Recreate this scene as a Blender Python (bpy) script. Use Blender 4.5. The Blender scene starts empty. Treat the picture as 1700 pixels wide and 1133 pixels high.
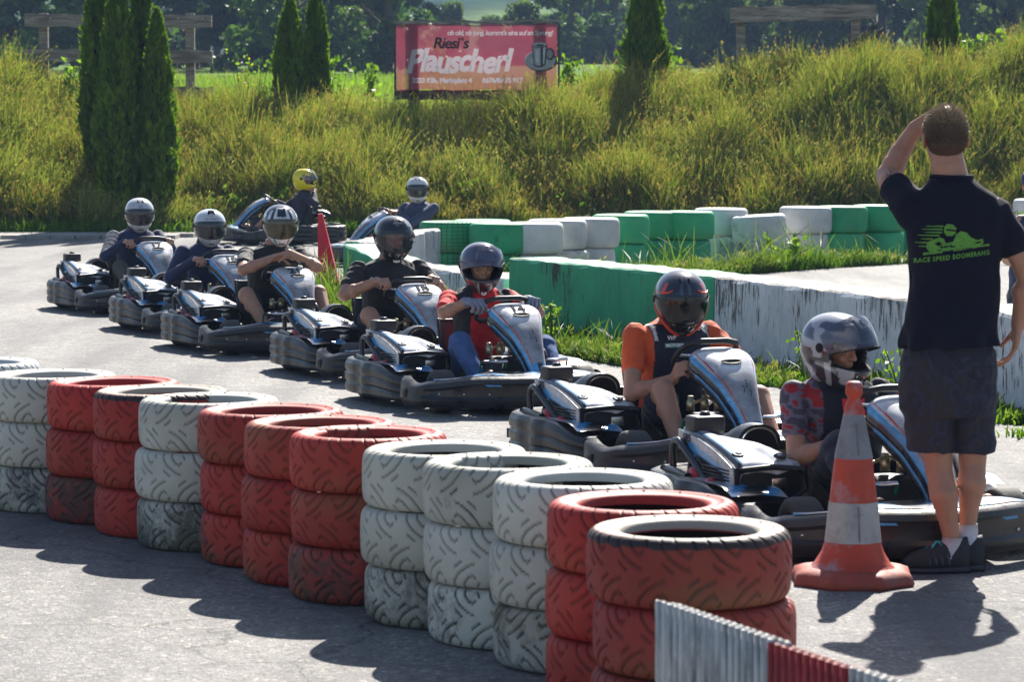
import bpy, bmesh, math, random
import numpy as np
from mathutils import Vector, Matrix, Quaternion, noise as mnoise
from mathutils.bvhtree import BVHTree
R = math.radians
sc = bpy.context.scene
COL = sc.collection
rng = np.random.default_rng(7)
random.seed(7)

# ---------------------------------------------------------------- camera, sky, sun, exposure
cam_d = bpy.data.cameras.new('camera'); cam = bpy.data.objects.new('camera', cam_d); COL.objects.link(cam)
cam.location = (0, 0, 1.83); cam.rotation_euler = (R(90 - 4.278), 0, 0)
cam_d.sensor_width = 36; cam_d.lens = 108.0; cam_d.clip_end = 6000; cam_d.clip_start = .1
cam_d.dof.use_dof = True; cam_d.dof.focus_distance = 18.5; cam_d.dof.aperture_fstop = 9.0
sc.camera = cam
SUN_AZ, SUN_EL = R(12), R(39.5)
w = bpy.data.worlds.new('World'); sc.world = w; w.use_nodes = True
nt = w.node_tree; bg = nt.nodes['Background']; sky = nt.nodes.new('ShaderNodeTexSky')
sky.sky_type = 'NISHITA'; sky.sun_disc = False; sky.sun_elevation = SUN_EL; sky.sun_rotation = SUN_AZ
sky.air_density = 1.0; sky.dust_density = 1.0; sky.ozone_density = 1.5
nt.links.new(sky.outputs[0], bg.inputs[0]); bg.inputs[1].default_value = 0.058
sun_d = bpy.data.lights.new('sun', 'SUN'); sun = bpy.data.objects.new('sun', sun_d); COL.objects.link(sun)
sun_d.energy = 5.0; sun_d.angle = R(.55); sun_d.color = (1, .945, .86)
sd = Vector((math.sin(SUN_AZ) * math.cos(SUN_EL), math.cos(SUN_AZ) * math.cos(SUN_EL), math.sin(SUN_EL)))
sun.rotation_euler = (-sd).to_track_quat('-Z', 'Y').to_euler(); sun.location = (5, 20, 20)
sc.view_settings.view_transform = 'Standard'; sc.view_settings.look = 'None'
sc.view_settings.exposure = 1.28; sc.view_settings.gamma = 1
sc.cycles.use_denoising = True
sc.cycles.max_bounces = 8; sc.cycles.transparent_max_bounces = 12; sc.cycles.volume_bounces = 0
try: sc.cycles.volume_step_rate = 4
except Exception: pass

# ---------------------------------------------------------------- materials
def nodes_of(m): return m.node_tree.nodes, m.node_tree.links
def new_mat(name):
    m = bpy.data.materials.new(name); m.use_nodes = True
    return m, m.node_tree.nodes, m.node_tree.links, m.node_tree.nodes['Principled BSDF']
def N(ns, typ, **kw):
    n = ns.new(typ)
    for k, v in kw.items():
        if k.startswith('i_'): n.inputs[k[2:].replace('_', ' ')].default_value = v
        else: setattr(n, k, v)
    return n
def ramp(ns, stops):
    r = ns.new('ShaderNodeValToRGB'); e = r.color_ramp.elements
    while len(e) < len(stops): e.new(.5)
    for el, (p, c) in zip(e, stops):
        el.position = p; el.color = c if len(c) == 4 else (*c, 1)
    return r
def mixc(ns, ls, fac, a, b, mode='MIX'):
    n = ns.new('ShaderNodeMix'); n.data_type = 'RGBA'; n.blend_type = mode
    for sock, v in ((n.inputs[0], fac), (n.inputs[6], a), (n.inputs[7], b)):
        if isinstance(v, bpy.types.NodeSocket): ls.new(v, sock)
        elif isinstance(v, (int, float)): sock.default_value = v
        else: sock.default_value = (*v, 1) if len(v) == 3 else v
    return n.outputs[2]
def math_n(ns, ls, op, a, b=0.0, clamp=False):
    n = ns.new('ShaderNodeMath'); n.operation = op; n.use_clamp = clamp
    for s, v in ((n.inputs[0], a), (n.inputs[1], b)):
        if isinstance(v, bpy.types.NodeSocket): ls.new(v, s)
        else: s.default_value = v
    return n.outputs[0]
def coords(ns, ls, scale=(1, 1, 1)):
    tc = ns.new('ShaderNodeTexCoord'); oi = ns.new('ShaderNodeObjectInfo')
    mul = ns.new('ShaderNodeVectorMath'); mul.operation = 'SCALE'; mul.inputs[3].default_value = 37.0
    cb = ns.new('ShaderNodeCombineXYZ')
    for k in range(3): ls.new(oi.outputs['Random'], cb.inputs[k])
    ls.new(cb.outputs[0], mul.inputs[0])
    add = ns.new('ShaderNodeVectorMath'); ls.new(tc.outputs['Object'], add.inputs[0]); ls.new(mul.outputs[0], add.inputs[1])
    mp = ns.new('ShaderNodeMapping'); mp.inputs['Scale'].default_value = scale; ls.new(add.outputs[0], mp.inputs[0])
    return mp.outputs[0], oi
def M(name, col=(.5, .5, .5), rough=.6, metal=0, var=.25, vscale=6, bump=0, bscale=60, attr=False, coat=0, dirt=None, spec=.5, stretch=(1, 1, 1), sss=0, trans=0, rvar=.1, sheen=0):
    """general worn surface: base colour (or painted colour attribute) broken up by noise, dirt, bump"""
    m, ns, ls, p = new_mat(name)
    vec, oi = coords(ns, ls, stretch)
    n1 = N(ns, 'ShaderNodeTexNoise', i_Scale=vscale, i_Detail=6.0, i_Roughness=.65); ls.new(vec, n1.inputs[0])
    if attr:
        a = ns.new('ShaderNodeAttribute'); a.attribute_name = 'Col'; base = a.outputs['Color']
    else: base = (*col, 1)
    r = ramp(ns, [(.3, (1 - var,) * 3), (.7, (1 + var * .6,) * 3)]); ls.new(n1.outputs[0], r.inputs[0])
    c = mixc(ns, ls, 1.0, base, r.outputs[0], 'MULTIPLY')
    if dirt:
        n2 = N(ns, 'ShaderNodeTexNoise', i_Scale=dirt[1], i_Detail=8.0, i_Roughness=.7); ls.new(vec, n2.inputs[0])
        r2 = ramp(ns, [(dirt[2], (0, 0, 0)), (min(1, dirt[2] + .14), (1, 1, 1))]); ls.new(n2.outputs[0], r2.inputs[0])
        f = math_n(ns, ls, 'MULTIPLY', r2.outputs[0], dirt[3] if len(dirt) > 3 else .8)
        c = mixc(ns, ls, f, c, dirt[0])
    ls.new(c, p.inputs['Base Color'])
    rr = ramp(ns, [(.3, (max(0, rough - rvar),) * 3), (.7, (min(1, rough + rvar),) * 3)]); ls.new(n1.outputs[0], rr.inputs[0]); ls.new(rr.outputs[0], p.inputs['Roughness'])
    p.inputs['Metallic'].default_value = metal; p.inputs['Specular IOR Level'].default_value = spec
    p.inputs['Coat Weight'].default_value = coat; p.inputs['Coat Roughness'].default_value = .08
    if sheen: p.inputs['Sheen Weight'].default_value = sheen
    if sss:
        p.inputs['Subsurface Weight'].default_value = sss; p.inputs['Subsurface Radius'].default_value = (1, .35, .2); p.inputs['Subsurface Scale'].default_value = .01
    if bump:
        nb = N(ns, 'ShaderNodeTexNoise', i_Scale=bscale, i_Detail=5.0); ls.new(vec, nb.inputs[0])
        b = N(ns, 'ShaderNodeBump', i_Strength=bump, i_Distance=.01); ls.new(nb.outputs[0], b.inputs['Height']); ls.new(b.outputs[0], p.inputs['Normal'])
    return m
def leaf_mat(name, attr=True, col=(.06, .1, .02), tr=.45, rough=.55):
    m, ns, ls, p = new_mat(name)
    if attr:
        a = ns.new('ShaderNodeAttribute'); a.attribute_name = 'Col'; c = a.outputs['Color']
    else:
        vec, oi = coords(ns, ls); n1 = N(ns, 'ShaderNodeTexNoise', i_Scale=3.0, i_Detail=4.0); ls.new(vec, n1.inputs[0])
        r = ramp(ns, [(.3, tuple(x * .6 for x in col)), (.7, tuple(x * 1.5 for x in col))]); ls.new(n1.outputs[0], r.inputs[0]); c = r.outputs[0]
    ls.new(c, p.inputs['Base Color']); p.inputs['Roughness'].default_value = rough; p.inputs['Specular IOR Level'].default_value = .18
    t = ns.new('ShaderNodeBsdfTranslucent'); bright = mixc(ns, ls, 1.0, c, (1.5, 1.7, .7, 1), 'MULTIPLY'); ls.new(bright, t.inputs[0])
    mx = ns.new('ShaderNodeMixShader'); mx.inputs[0].default_value = tr
    ls.new(p.outputs[0], mx.inputs[1]); ls.new(t.outputs[0], mx.inputs[2]); ls.new(mx.outputs[0], ns['Material Output'].inputs[0])
    return m
def visor_mat(name, tint, opacity, rough=.03, ior=1.38):
    m, ns, ls, p = new_mat(name)
    vec, _ = coords(ns, ls)
    n1 = N(ns, 'ShaderNodeTexNoise', i_Scale=14.0, i_Detail=4.0); ls.new(vec, n1.inputs[0])
    r = ramp(ns, [(.3, tuple(x * .7 for x in tint)), (.7, tuple(min(1, x * 1.3) for x in tint))]); ls.new(n1.outputs[0], r.inputs[0])
    ls.new(r.outputs[0], p.inputs['Base Color']); p.inputs['Roughness'].default_value = max(rough, .12)
    p.inputs['Alpha'].default_value = opacity
    tr = ns.new('ShaderNodeBsdfTransparent'); gl = ns.new('ShaderNodeBsdfGlossy'); gl.inputs['Roughness'].default_value = rough; gl.inputs['Color'].default_value = (.8, .8, .8, 1)
    fr = N(ns, 'ShaderNodeFresnel', i_IOR=ior)
    ms = ns.new('ShaderNodeMixShader'); ls.new(fr.outputs[0], ms.inputs[0]); ls.new(p.outputs[0], ms.inputs[1]); ls.new(gl.outputs[0], ms.inputs[2])
    ls.new(ms.outputs[0], ns['Material Output'].inputs[0])
    return m

# ---------------------------------------------------------------- mesh helpers
def link(o, parent=None):
    COL.objects.link(o)
    if parent is not None: o.parent = parent
    return o
def tag(o, label=None, cat=None, group=None, kind=None):
    if label: o['label'] = label
    if cat: o['category'] = cat
    if group: o['group'] = group
    if kind: o['kind'] = kind
    return o
def empty(name, loc=(0, 0, 0), rz=0, label=None, cat=None, group=None):
    o = bpy.data.objects.new(name, None); o.empty_display_size = .1; link(o)
    o.location = loc; o.rotation_euler = (0, 0, rz); tag(o, label, cat, group); return o
def mesh_np(name, V, F, mats, parent=None, col=None, smooth=True, fmat=None):
    """V (n,3), F list/array of faces, col (n,3) painted colour"""
    me = bpy.data.meshes.new(name)
    if isinstance(F, np.ndarray):
        k = F.shape[1]; me.vertices.add(len(V)); me.vertices.foreach_set('co', np.asarray(V, np.float32).ravel())
        me.loops.add(F.size); me.loops.foreach_set('vertex_index', F.astype(np.int32).ravel())
        me.polygons.add(len(F)); me.polygons.foreach_set('loop_start', (np.arange(len(F)) * k).astype(np.int32))
        me.update(calc_edges=True)
    else: me.from_pydata([tuple(v) for v in V], [], [tuple(f) for f in F]); me.update()
    if not isinstance(mats, (list, tuple)): mats = [mats]
    for m in mats: me.materials.append(m)
    if fmat is not None: me.polygons.foreach_set('material_index', np.asarray(fmat, np.int32))
    if smooth: me.polygons.foreach_set('use_smooth', np.ones(len(me.polygons), bool))
    if col is not None: paint(me, col)
    me.validate()
    return link(bpy.data.objects.new(name, me), parent)
def paint(me, col):
    a = me.color_attributes.get('Col') or me.color_attributes.new('Col', 'FLOAT_COLOR', 'POINT')
    c = np.ones((len(me.vertices), 4), np.float32); c[:, :3] = col; a.data.foreach_set('color', c.ravel())
def grid_faces(nu, nv, cu=False, cv=False):
    i, j = np.meshgrid(np.arange(nu if cu else nu - 1), np.arange(nv if cv else nv - 1), indexing='ij')
    i2, j2 = (i + 1) % nu, (j + 1) % nv
    return np.stack([i * nv + j, i2 * nv + j, i2 * nv + j2, i * nv + j2], -1).reshape(-1, 4)
class MB:
    """collects shapes, then builds ONE mesh object"""
    def __init__(s): s.v = []; s.f = []; s.m = []; s.cur = 0
    def mat(s, i): s.cur = i; return s
    def add(s, V, F):
        o = len(s.v); s.v += [tuple(map(float, v)) for v in V]
        s.f += [tuple(int(i) + o for i in f) for f in F]; s.m += [s.cur] * len(F); return s
    def box(s, c, d, rot=None, bev=0):
        bm = bmesh.new(); bmesh.ops.create_cube(bm, size=1)
        for v in bm.verts: v.co = Vector((v.co.x * d[0], v.co.y * d[1], v.co.z * d[2]))
        if bev: bmesh.ops.bevel(bm, geom=bm.edges[:] + bm.verts[:], offset=bev, segments=3, affect='EDGES', profile=.6)
        Rm = rot.to_matrix() if hasattr(rot, 'to_matrix') else (Matrix.Rotation(rot, 3, 'Z') if rot else Matrix.Identity(3))
        bm.verts.index_update(); V = [Rm @ v.co + Vector(c) for v in bm.verts]; F = [[v.index for v in f.verts] for f in bm.faces]; bm.free()
        return s.add(V, F)
    def tube(s, pts, rad, seg=10, cap=True, closed=False):
        pts = [Vector(p) for p in pts]; n = len(pts)
        if not hasattr(rad, '__len__'): rad = [rad] * n
        V = []; up = None
        for i, p in enumerate(pts):
            a = pts[i - 1] if (i > 0 or closed) else p; b = pts[(i + 1) % n] if (i < n - 1 or closed) else p
            t = (b - a).normalized()
            if up is None: up = t.orthogonal().normalized()
            up = (up - t * up.dot(t)).normalized(); sd_ = t.cross(up)
            for k in range(seg):
                an = 2 * math.pi * k / seg; V.append(p + (up * math.cos(an) + sd_ * math.sin(an)) * rad[i])
        F = [tuple(f) for f in grid_faces(n, seg, closed, True)]
        if cap and not closed: F += [tuple(range(seg))[::-1], tuple((n - 1) * seg + k for k in range(seg))]
        return s.add(V, F)
    def lathe(s, prof, seg=32, c=(0, 0, 0), axis='Z', cap=False):
        V = []; c = Vector(c)
        for (r, z) in prof:
            for k in range(seg):
                a = 2 * math.pi * k / seg; x, y = r * math.cos(a), r * math.sin(a)
                V.append(c + Vector({'Z': (x, y, z), 'X': (z, x, y), 'Y': (x, z, y)}[axis]))
        F = [tuple(f) for f in grid_faces(len(prof), seg, False, True)]
        if cap: F += [tuple(range(seg))[::-1], tuple((len(prof) - 1) * seg + k for k in range(seg))]
        return s.add(V, F)
    def ball(s, c, r, seg=16, rot=None):
        if not hasattr(r, '__len__'): r = (r, r, r)
        V = []; F = []; c = Vector(c); nr = max(6, seg // 2 + 1)
        for i in range(nr):
            t = math.pi * i / (nr - 1)
            for k in range(seg):
                a = 2 * math.pi * k / seg; v = Vector((r[0] * math.sin(t) * math.cos(a), r[1] * math.sin(t) * math.sin(a), r[2] * math.cos(t)))
                if rot is not None: v = rot @ v
                V.append(c + v)
        return s.add(V, grid_faces(nr, seg, False, True))
    def cap(s, p0, p1, r0, r1, seg=14):
        """rounded tapered limb segment, closed surface"""
        p0, p1 = Vector(p0), Vector(p1); ax = (p1 - p0); L = ax.length or 1e-6; ax = ax / L
        u = ax.orthogonal().normalized(); w_ = ax.cross(u); V = []; rings = []
        for t in (-90, -65, -40, -15): rings.append((p0 + ax * r0 * math.sin(R(t)), r0 * math.cos(R(t))))
        for t in (15, 40, 65, 90): rings.append((p1 + ax * r1 * math.sin(R(t)), r1 * math.cos(R(t))))
        for c, r in rings:
            for k in range(seg):
                a = 2 * math.pi * k / seg; V.append(c + (u * math.cos(a) + w_ * math.sin(a)) * max(r, 1e-4))
        F = [tuple(f) for f in grid_faces(len(rings), seg, False, True)]
        F += [tuple(range(seg))[::-1], tuple((len(rings) - 1) * seg + k for k in range(seg))]
        return s.add(V, F)
    def limb(s, pts, rs, flat=False):
        for a, b, r0, r1 in zip(pts[:-1], pts[1:], rs[:-1], rs[1:]): s.cap(a, b, r0, r1)
        return s
    def loft(s, secs, seg=28, power=2.0):
        """secs: (center, half-vector u, half-vector v); closed by caps"""
        V = []
        for c, u, v in secs:
            c, u, v = Vector(c), Vector(u), Vector(v)
            for k in range(seg):
                a = 2 * math.pi * k / seg; ca, sa = math.cos(a), math.sin(a)
                ca = math.copysign(abs(ca) ** (2 / power), ca); sa = math.copysign(abs(sa) ** (2 / power), sa)
                V.append(c + u * ca + v * sa)
        F = [tuple(f) for f in grid_faces(len(secs), seg, False, True)]
        F += [tuple(range(seg))[::-1], tuple((len(secs) - 1) * seg + k for k in range(seg))]
        return s.add(V, F)
    def build(s, name, mats, parent=None, smooth=True, angle=None):
        o = mesh_np(name, s.v, s.f, mats, parent, smooth=smooth, fmat=s.m)
        if angle:
            bm = bmesh.new(); bm.from_mesh(o.data)
            for e in bm.edges:
                if len(e.link_faces) == 2 and e.calc_face_angle(0) > R(angle): e.smooth = False
            bm.to_mesh(o.data); bm.free()
        return o
def bake(o, mods):
    """apply modifiers (type, settings) by evaluating"""
    for t, kw in mods:
        md = o.modifiers.new(t, t)
        for k, v in kw.items(): setattr(md, k, v)
    dg = bpy.context.evaluated_depsgraph_get(); dg.update()
    me = bpy.data.meshes.new_from_object(o.evaluated_get(dg)); old = o.data
    o.modifiers.clear(); o.data = me
    if old.users == 0: bpy.data.meshes.remove(old)
    return o
def compact(o):
    bm = bmesh.new(); bm.from_mesh(o.data); bmesh.ops.delete(bm, geom=[v for v in bm.verts if not v.link_faces], context='VERTS'); bm.to_mesh(o.data); bm.free(); return o
def getv(o):
    V = np.empty(len(o.data.vertices) * 3, np.float32); o.data.vertices.foreach_get('co', V); return V.reshape(-1, 3)
def setv(o, V): o.data.vertices.foreach_set('co', V.astype(np.float32).ravel()); o.data.update()
def getn(o):
    V = np.empty(len(o.data.vertices) * 3, np.float32); o.data.vertices.foreach_get('normal', V); return V.reshape(-1, 3)
def blob(mb, name, mats, parent=None, voxel=.006, smooth=4, folds=0, fscale=1.0, colf=None, cuts=None):
    """union of overlapping closed shapes as one continuous skin"""
    o = mb.build(name, mats if isinstance(mats, list) else [mats], parent)
    bake(o, [('REMESH', dict(mode='VOXEL', voxel_size=voxel, adaptivity=0, use_smooth_shade=True)), ('SMOOTH', dict(factor=.5, iterations=smooth))])
    me = o.data
    if cuts:
        bm = bmesh.new(); bm.from_mesh(me)
        for (co, no) in cuts:
            g = bm.verts[:] + bm.edges[:] + bm.faces[:]
            bmesh.ops.bisect_plane(bm, geom=g, plane_co=co, plane_no=no, clear_outer=True)
        bm.to_mesh(me); bm.free(); me.update()
    me.polygons.foreach_set('use_smooth', np.ones(len(me.polygons), bool))
    if not me.materials:
        for m in (mats if isinstance(mats, list) else [mats]): me.materials.append(m)
    if folds:
        V = getv(o).astype(np.float64); n = getn(o); P = V * fscale
        w1 = np.sin(P[:, 0] * 9 + P[:, 2] * 14 + 2 * np.sin(P[:, 1] * 11)); w2 = np.sin(P[:, 2] * 31 + P[:, 1] * 13 + 2.5 * np.sin(P[:, 0] * 17 + 1))
        w3 = np.sin(P[:, 1] * 43 - P[:, 2] * 23 + 2 * np.sin(P[:, 0] * 29 + P[:, 2] * 9))
        d = (w1 * .8 + (1 - np.abs(w2)) * 1.1 + (1 - np.abs(w3)) * .7 - .8) * folds
        setv(o, V + n * d[:, None])
    if colf is not None: paint(me, colf(getv(o)))
    return o
def text_obj(body, size, name, mat, parent=None, align='CENTER', extrude=.0015, shear=0, offset=0, spacing=1.0, bold=False):
    c = bpy.data.curves.new(name, 'FONT'); c.body = body; c.size = size; c.align_x = align; c.align_y = 'CENTER'; c.extrude = extrude
    c.shear = shear; c.offset = offset; c.space_character = spacing; c.resolution_u = 4
    o = bpy.data.objects.new(name, c); COL.objects.link(o)
    dg = bpy.context.evaluated_depsgraph_get(); dg.update(); me = bpy.data.meshes.new_from_object(o.evaluated_get(dg))
    bpy.data.objects.remove(o); bpy.data.curves.remove(c)
    me.materials.clear(); me.materials.append(mat)
    return link(bpy.data.objects.new(name, me), parent)
def warp(o, fn):
    V = getv(o); setv(o, np.array([fn(Vector(v)) for v in V])); return o
def merge(objs, name, parent=None):
    """join meshes of flat decal pieces into one object"""
    bm = bmesh.new(); mats = []
    for o in objs:
        k = len(bm.faces); bm.from_mesh(o.data); bm.faces.ensure_lookup_table()
        m = o.data.materials[0]
        if m not in mats: mats.append(m)
        for f in bm.faces[k:]: f.material_index = mats.index(m)
    me = bpy.data.meshes.new(name); bm.to_mesh(me); bm.free()
    for m in mats: me.materials.append(m)
    for o in objs: bpy.data.objects.remove(o)
    return link(bpy.data.objects.new(name, me), parent)
def poly(pts, name, mat, t=.002, parent=None):
    """flat outline in XY as a thin plate"""
    n = len(pts); V = [(x, y, t) for x, y in pts] + [(x, y, -t) for x, y in pts]
    F = [tuple(range(n)), tuple(range(2 * n - 1, n - 1, -1))] + [(i, (i + 1) % n + 0, (i + 1) % n + n, i + n)[::-1] for i in range(n)]
    o = mesh_np(name, V, F, mat, parent, smooth=False)
    bm = bmesh.new(); bm.from_mesh(o.data); bmesh.ops.triangulate(bm, faces=bm.faces[:]); bm.to_mesh(o.data); bm.free(); return o
def copy_tree(o, parent=None):
    c = o.copy(); COL.objects.link(c)
    if parent is not None: c.parent = parent
    for ch in list(o.children): copy_tree(ch, c)
    return c
def hexc(r, g, b):
    f = lambda c: (c / 255 / 12.92) if c <= 10 else ((c / 255 + .055) / 1.055) ** 2.4
    return (f(r), f(g), f(b))
def sstep(a, b, x): t = np.clip((x - a) / (b - a), 0, 1); return t * t * (3 - 2 * t)
def vnoise(P, s=1.0, seed=0):
    """cheap smooth value noise, vectorised"""
    P = np.asarray(P, np.float64) * s + seed * 17.13; i = np.floor(P).astype(np.int64); f = P - i; f = f * f * (3 - 2 * f); out = 0
    d = P.shape[1]
    for c in range(2 ** d):
        o = np.array([(c >> k) & 1 for k in range(d)]); q = i + o
        h = (q * np.array([73856093, 19349663, 83492791][:d])).sum(1); h = (h ^ (h >> 13)) * 1274126177; h = ((h ^ (h >> 16)) & 0xffff) / 65535.0
        out = out + h * np.prod(np.where(o, f, 1 - f), axis=1)
    return out
# ================================================================ SETTING
def crest(x): return np.interp(x, [-40, -9, -7, -5.6, -2, 1, 4, 7, 15, 40], [1.9, 1.8, 1.60, 1.35, 1.45, 1.60, 1.98, 2.28, 2.5, 2.6])
def T(x, y):
    x, y = np.asarray(x, float), np.asarray(y, float)
    C = crest(x) + .03 * np.sin(x * 1.3 + 1); t = np.clip((y - 45.6) / 4.6, 0, 1)
    up = C * (t * .55 + .45 * t * t * (3 - 2 * t))
    f = sstep(50.4, 58, y); far = 1.25 + .0262 * (np.minimum(y, 175) - 50) + .004 * np.clip(y - 175, 0, 400)
    return np.where(y < 50.2, up, C * (1 - f) + far * f)
def asphalt_mat(name, dark=1.0, lines=False):
    m, ns, ls, p = new_mat(name); tc = ns.new('ShaderNodeTexCoord'); v = tc.outputs['Object']
    big = N(ns, 'ShaderNodeTexNoise', i_Scale=.35, i_Detail=5.0, i_Roughness=.6); ls.new(v, big.inputs[0])
    mid = N(ns, 'ShaderNodeTexNoise', i_Scale=7.0, i_Detail=6.0, i_Roughness=.7); ls.new(v, mid.inputs[0])
    vo = N(ns, 'ShaderNodeTexVoronoi', i_Scale=120.0); ls.new(v, vo.inputs[0])
    vo2 = N(ns, 'ShaderNodeTexVoronoi', i_Scale=55.0); ls.new(v, vo2.inputs[0])
    r1 = ramp(ns, [(.32, (.155 * dark, .15 * dark, .15 * dark)), (.68, (.24 * dark, .232 * dark, .222 * dark))]); ls.new(big.outputs[0], r1.inputs[0])
    r2 = ramp(ns, [(.3, (.72,) * 3), (.7, (1.22,) * 3)]); ls.new(mid.outputs[0], r2.inputs[0])
    c = mixc(ns, ls, 1.0, r1.outputs[0], r2.outputs[0], 'MULTIPLY')
    sep = ns.new('ShaderNodeSeparateColor'); ls.new(vo.outputs['Color'], sep.inputs[0])
    r3 = ramp(ns, [(0, (.74,) * 3), (.45, (.98,) * 3), (.8, (1.05,) * 3), (.95, (1.5, 1.47, 1.4))]); ls.new(sep.outputs[0], r3.inputs[0])
    c = mixc(ns, ls, 1.0, c, r3.outputs[0], 'MULTIPLY')
    sep2 = ns.new('ShaderNodeSeparateColor'); ls.new(vo2.outputs['Color'], sep2.inputs[0])
    r4 = ramp(ns, [(0, (.7,) * 3), (.3, (1,) * 3), (.9, (1,) * 3), (.97, (1.7, 1.65, 1.5))]); ls.new(sep2.outputs[1], r4.inputs[0])
    c = mixc(ns, ls, 1.0, c, r4.outputs[0], 'MULTIPLY')
    # rubbered-in driving line and oil stains
    wv = N(ns, 'ShaderNodeTexNoise', i_Scale=1.1, i_Detail=3.0); mp = ns.new('ShaderNodeMapping'); mp.inputs['Scale'].default_value = (1.6, .18, 1); mp.inputs['Rotation'].default_value = (0, 0, .5)
    ls.new(v, mp.inputs[0]); ls.new(mp.outputs[0], wv.inputs[0])
    r5 = ramp(ns, [(.47, (0, 0, 0)), (.66, (.6, .6, .6))]); ls.new(wv.outputs[0], r5.inputs[0])
    c = mixc(ns, ls, r5.outputs[0], c, (.07, .07, .075))
    st = N(ns, 'ShaderNodeTexNoise', i_Scale=2.3, i_Detail=7.0, i_Roughness=.75); ls.new(v, st.inputs[0])
    r6 = ramp(ns, [(.6, (0, 0, 0)), (.72, (.45, .45, .45))]); ls.new(st.outputs[0], r6.inputs[0])
    c = mixc(ns, ls, r6.outputs[0], c, (.055, .053, .05))
    ck = ns.new('ShaderNodeTexVoronoi'); ck.feature = 'DISTANCE_TO_EDGE'; ck.inputs['Scale'].default_value = .42; dn = N(ns, 'ShaderNodeTexNoise', i_Scale=2.4, i_Detail=6.0); ls.new(v, dn.inputs[0]); dm = mixc(ns, ls, .22, v, dn.outputs['Color'], 'LINEAR_LIGHT'); ls.new(dm, ck.inputs[0])
    rk = ramp(ns, [(.0, (.7,) * 3), (.004, (0, 0, 0))]); ls.new(ck.outputs['Distance'], rk.inputs[0]); c = mixc(ns, ls, rk.outputs[0], c, (.03, .03, .03))
    ls.new(c, p.inputs['Base Color']); p.inputs['Roughness'].default_value = .82; p.inputs['Specular IOR Level'].default_value = .32
    b = N(ns, 'ShaderNodeBump', i_Strength=.85, i_Distance=.004); ls.new(vo.outputs['Distance'], b.inputs['Height'])
    b2 = N(ns, 'ShaderNodeBump', i_Strength=.35, i_Distance=.02); ls.new(mid.outputs[0], b2.inputs['Height']); ls.new(b.outputs[0], b2.inputs['Normal']); ls.new(b2.outputs[0], p.inputs['Normal'])
    return m
def soil_mat():
    m, ns, ls, p = new_mat('grassy soil'); tc = ns.new('ShaderNodeTexCoord'); v = tc.outputs['Object']
    n1 = N(ns, 'ShaderNodeTexNoise', i_Scale=.6, i_Detail=8.0, i_Roughness=.7); ls.new(v, n1.inputs[0])
    r = ramp(ns, [(.3, (.014, .022, .007)), (.5, (.026, .04, .010)), (.7, (.045, .055, .018))]); ls.new(n1.outputs[0], r.inputs[0])
    n2 = N(ns, 'ShaderNodeTexNoise', i_Scale=14.0, i_Detail=5.0); ls.new(v, n2.inputs[0])
    r2 = ramp(ns, [(.3, (.5,) * 3), (.7, (1.4,) * 3)]); ls.new(n2.outputs[0], r2.inputs[0])
    sx = ns.new('ShaderNodeSeparateXYZ'); ls.new(v, sx.inputs[0]); mr = ns.new('ShaderNodeMapRange'); mr.inputs[1].default_value = 56; mr.inputs[2].default_value = 66; ls.new(sx.outputs[1], mr.inputs[0])
    c = mixc(ns, ls, mr.outputs[0], r.outputs[0], (.10, .17, .03)); c = mixc(ns, ls, 1, c, r2.outputs[0], 'MULTIPLY'); ls.new(c, p.inputs['Base Color']); p.inputs['Roughness'].default_value = 1; p.inputs['Specular IOR Level'].default_value = .05
    return m
M_ASPH = asphalt_mat('track asphalt'); M_SOIL = soil_mat()
xs = np.concatenate([np.linspace(-90, -14, 20), np.linspace(-13.5, 13.5, 90), np.linspace(14, 90, 20)])
ys = np.concatenate([np.linspace(-12, 44, 20), np.linspace(45, 60, 60), np.linspace(61, 420, 60)])
X, Y = np.meshgrid(xs, ys, indexing='ij'); Z = T(X, Y) + .04 * (vnoise(np.stack([X.ravel(), Y.ravel()], 1), 1.2).reshape(X.shape) - .5) * (Y > 46) - .02
tag(mesh_np('ground', np.stack([X, Y, Z], -1).reshape(-1, 3), grid_faces(len(xs), len(ys)), M_SOIL), kind='structure')
def sheet(name, pts, z, mat, kind='structure'):
    o = mesh_np(name, [(x, y, z) for x, y in pts], [tuple(range(len(pts)))], mat, smooth=False); return tag(o, kind=kind)
sheet('track', [(-40, -12), (40, -12), (40, 42.6), (10, 41.5), (3, 41.5), (-4, 45.2), (-40, 45.3)], 0, M_ASPH)
sheet('pavement', [(.9, -12), (12, -12), (12, 8.05), (1.3, 8.6)], .004, M('pale concrete', (.3, .29, .27), .9, var=.3, vscale=5, bump=.3, bscale=90))
kb = MB()
for k in range(26):
    x = -14 + k * .36; kb.box((x, 44.35 + .01 * math.sin(k * 3), .028), (.345, .62, .06), rot=.02 * math.sin(k * 5), bev=.008)
for k in range(26):
    x = -13.8 + k * .36; kb.box((x, 44.99 + .01 * math.sin(k * 2), .03), (.345, .62, .06), rot=.02 * math.sin(k * 7), bev=.008)
tag(kb.build('kerb', M('kerb stone', (.33, .31, .28), .9, var=.3, vscale=4, bump=.4, bscale=50), smooth=False), kind='structure')
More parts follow.
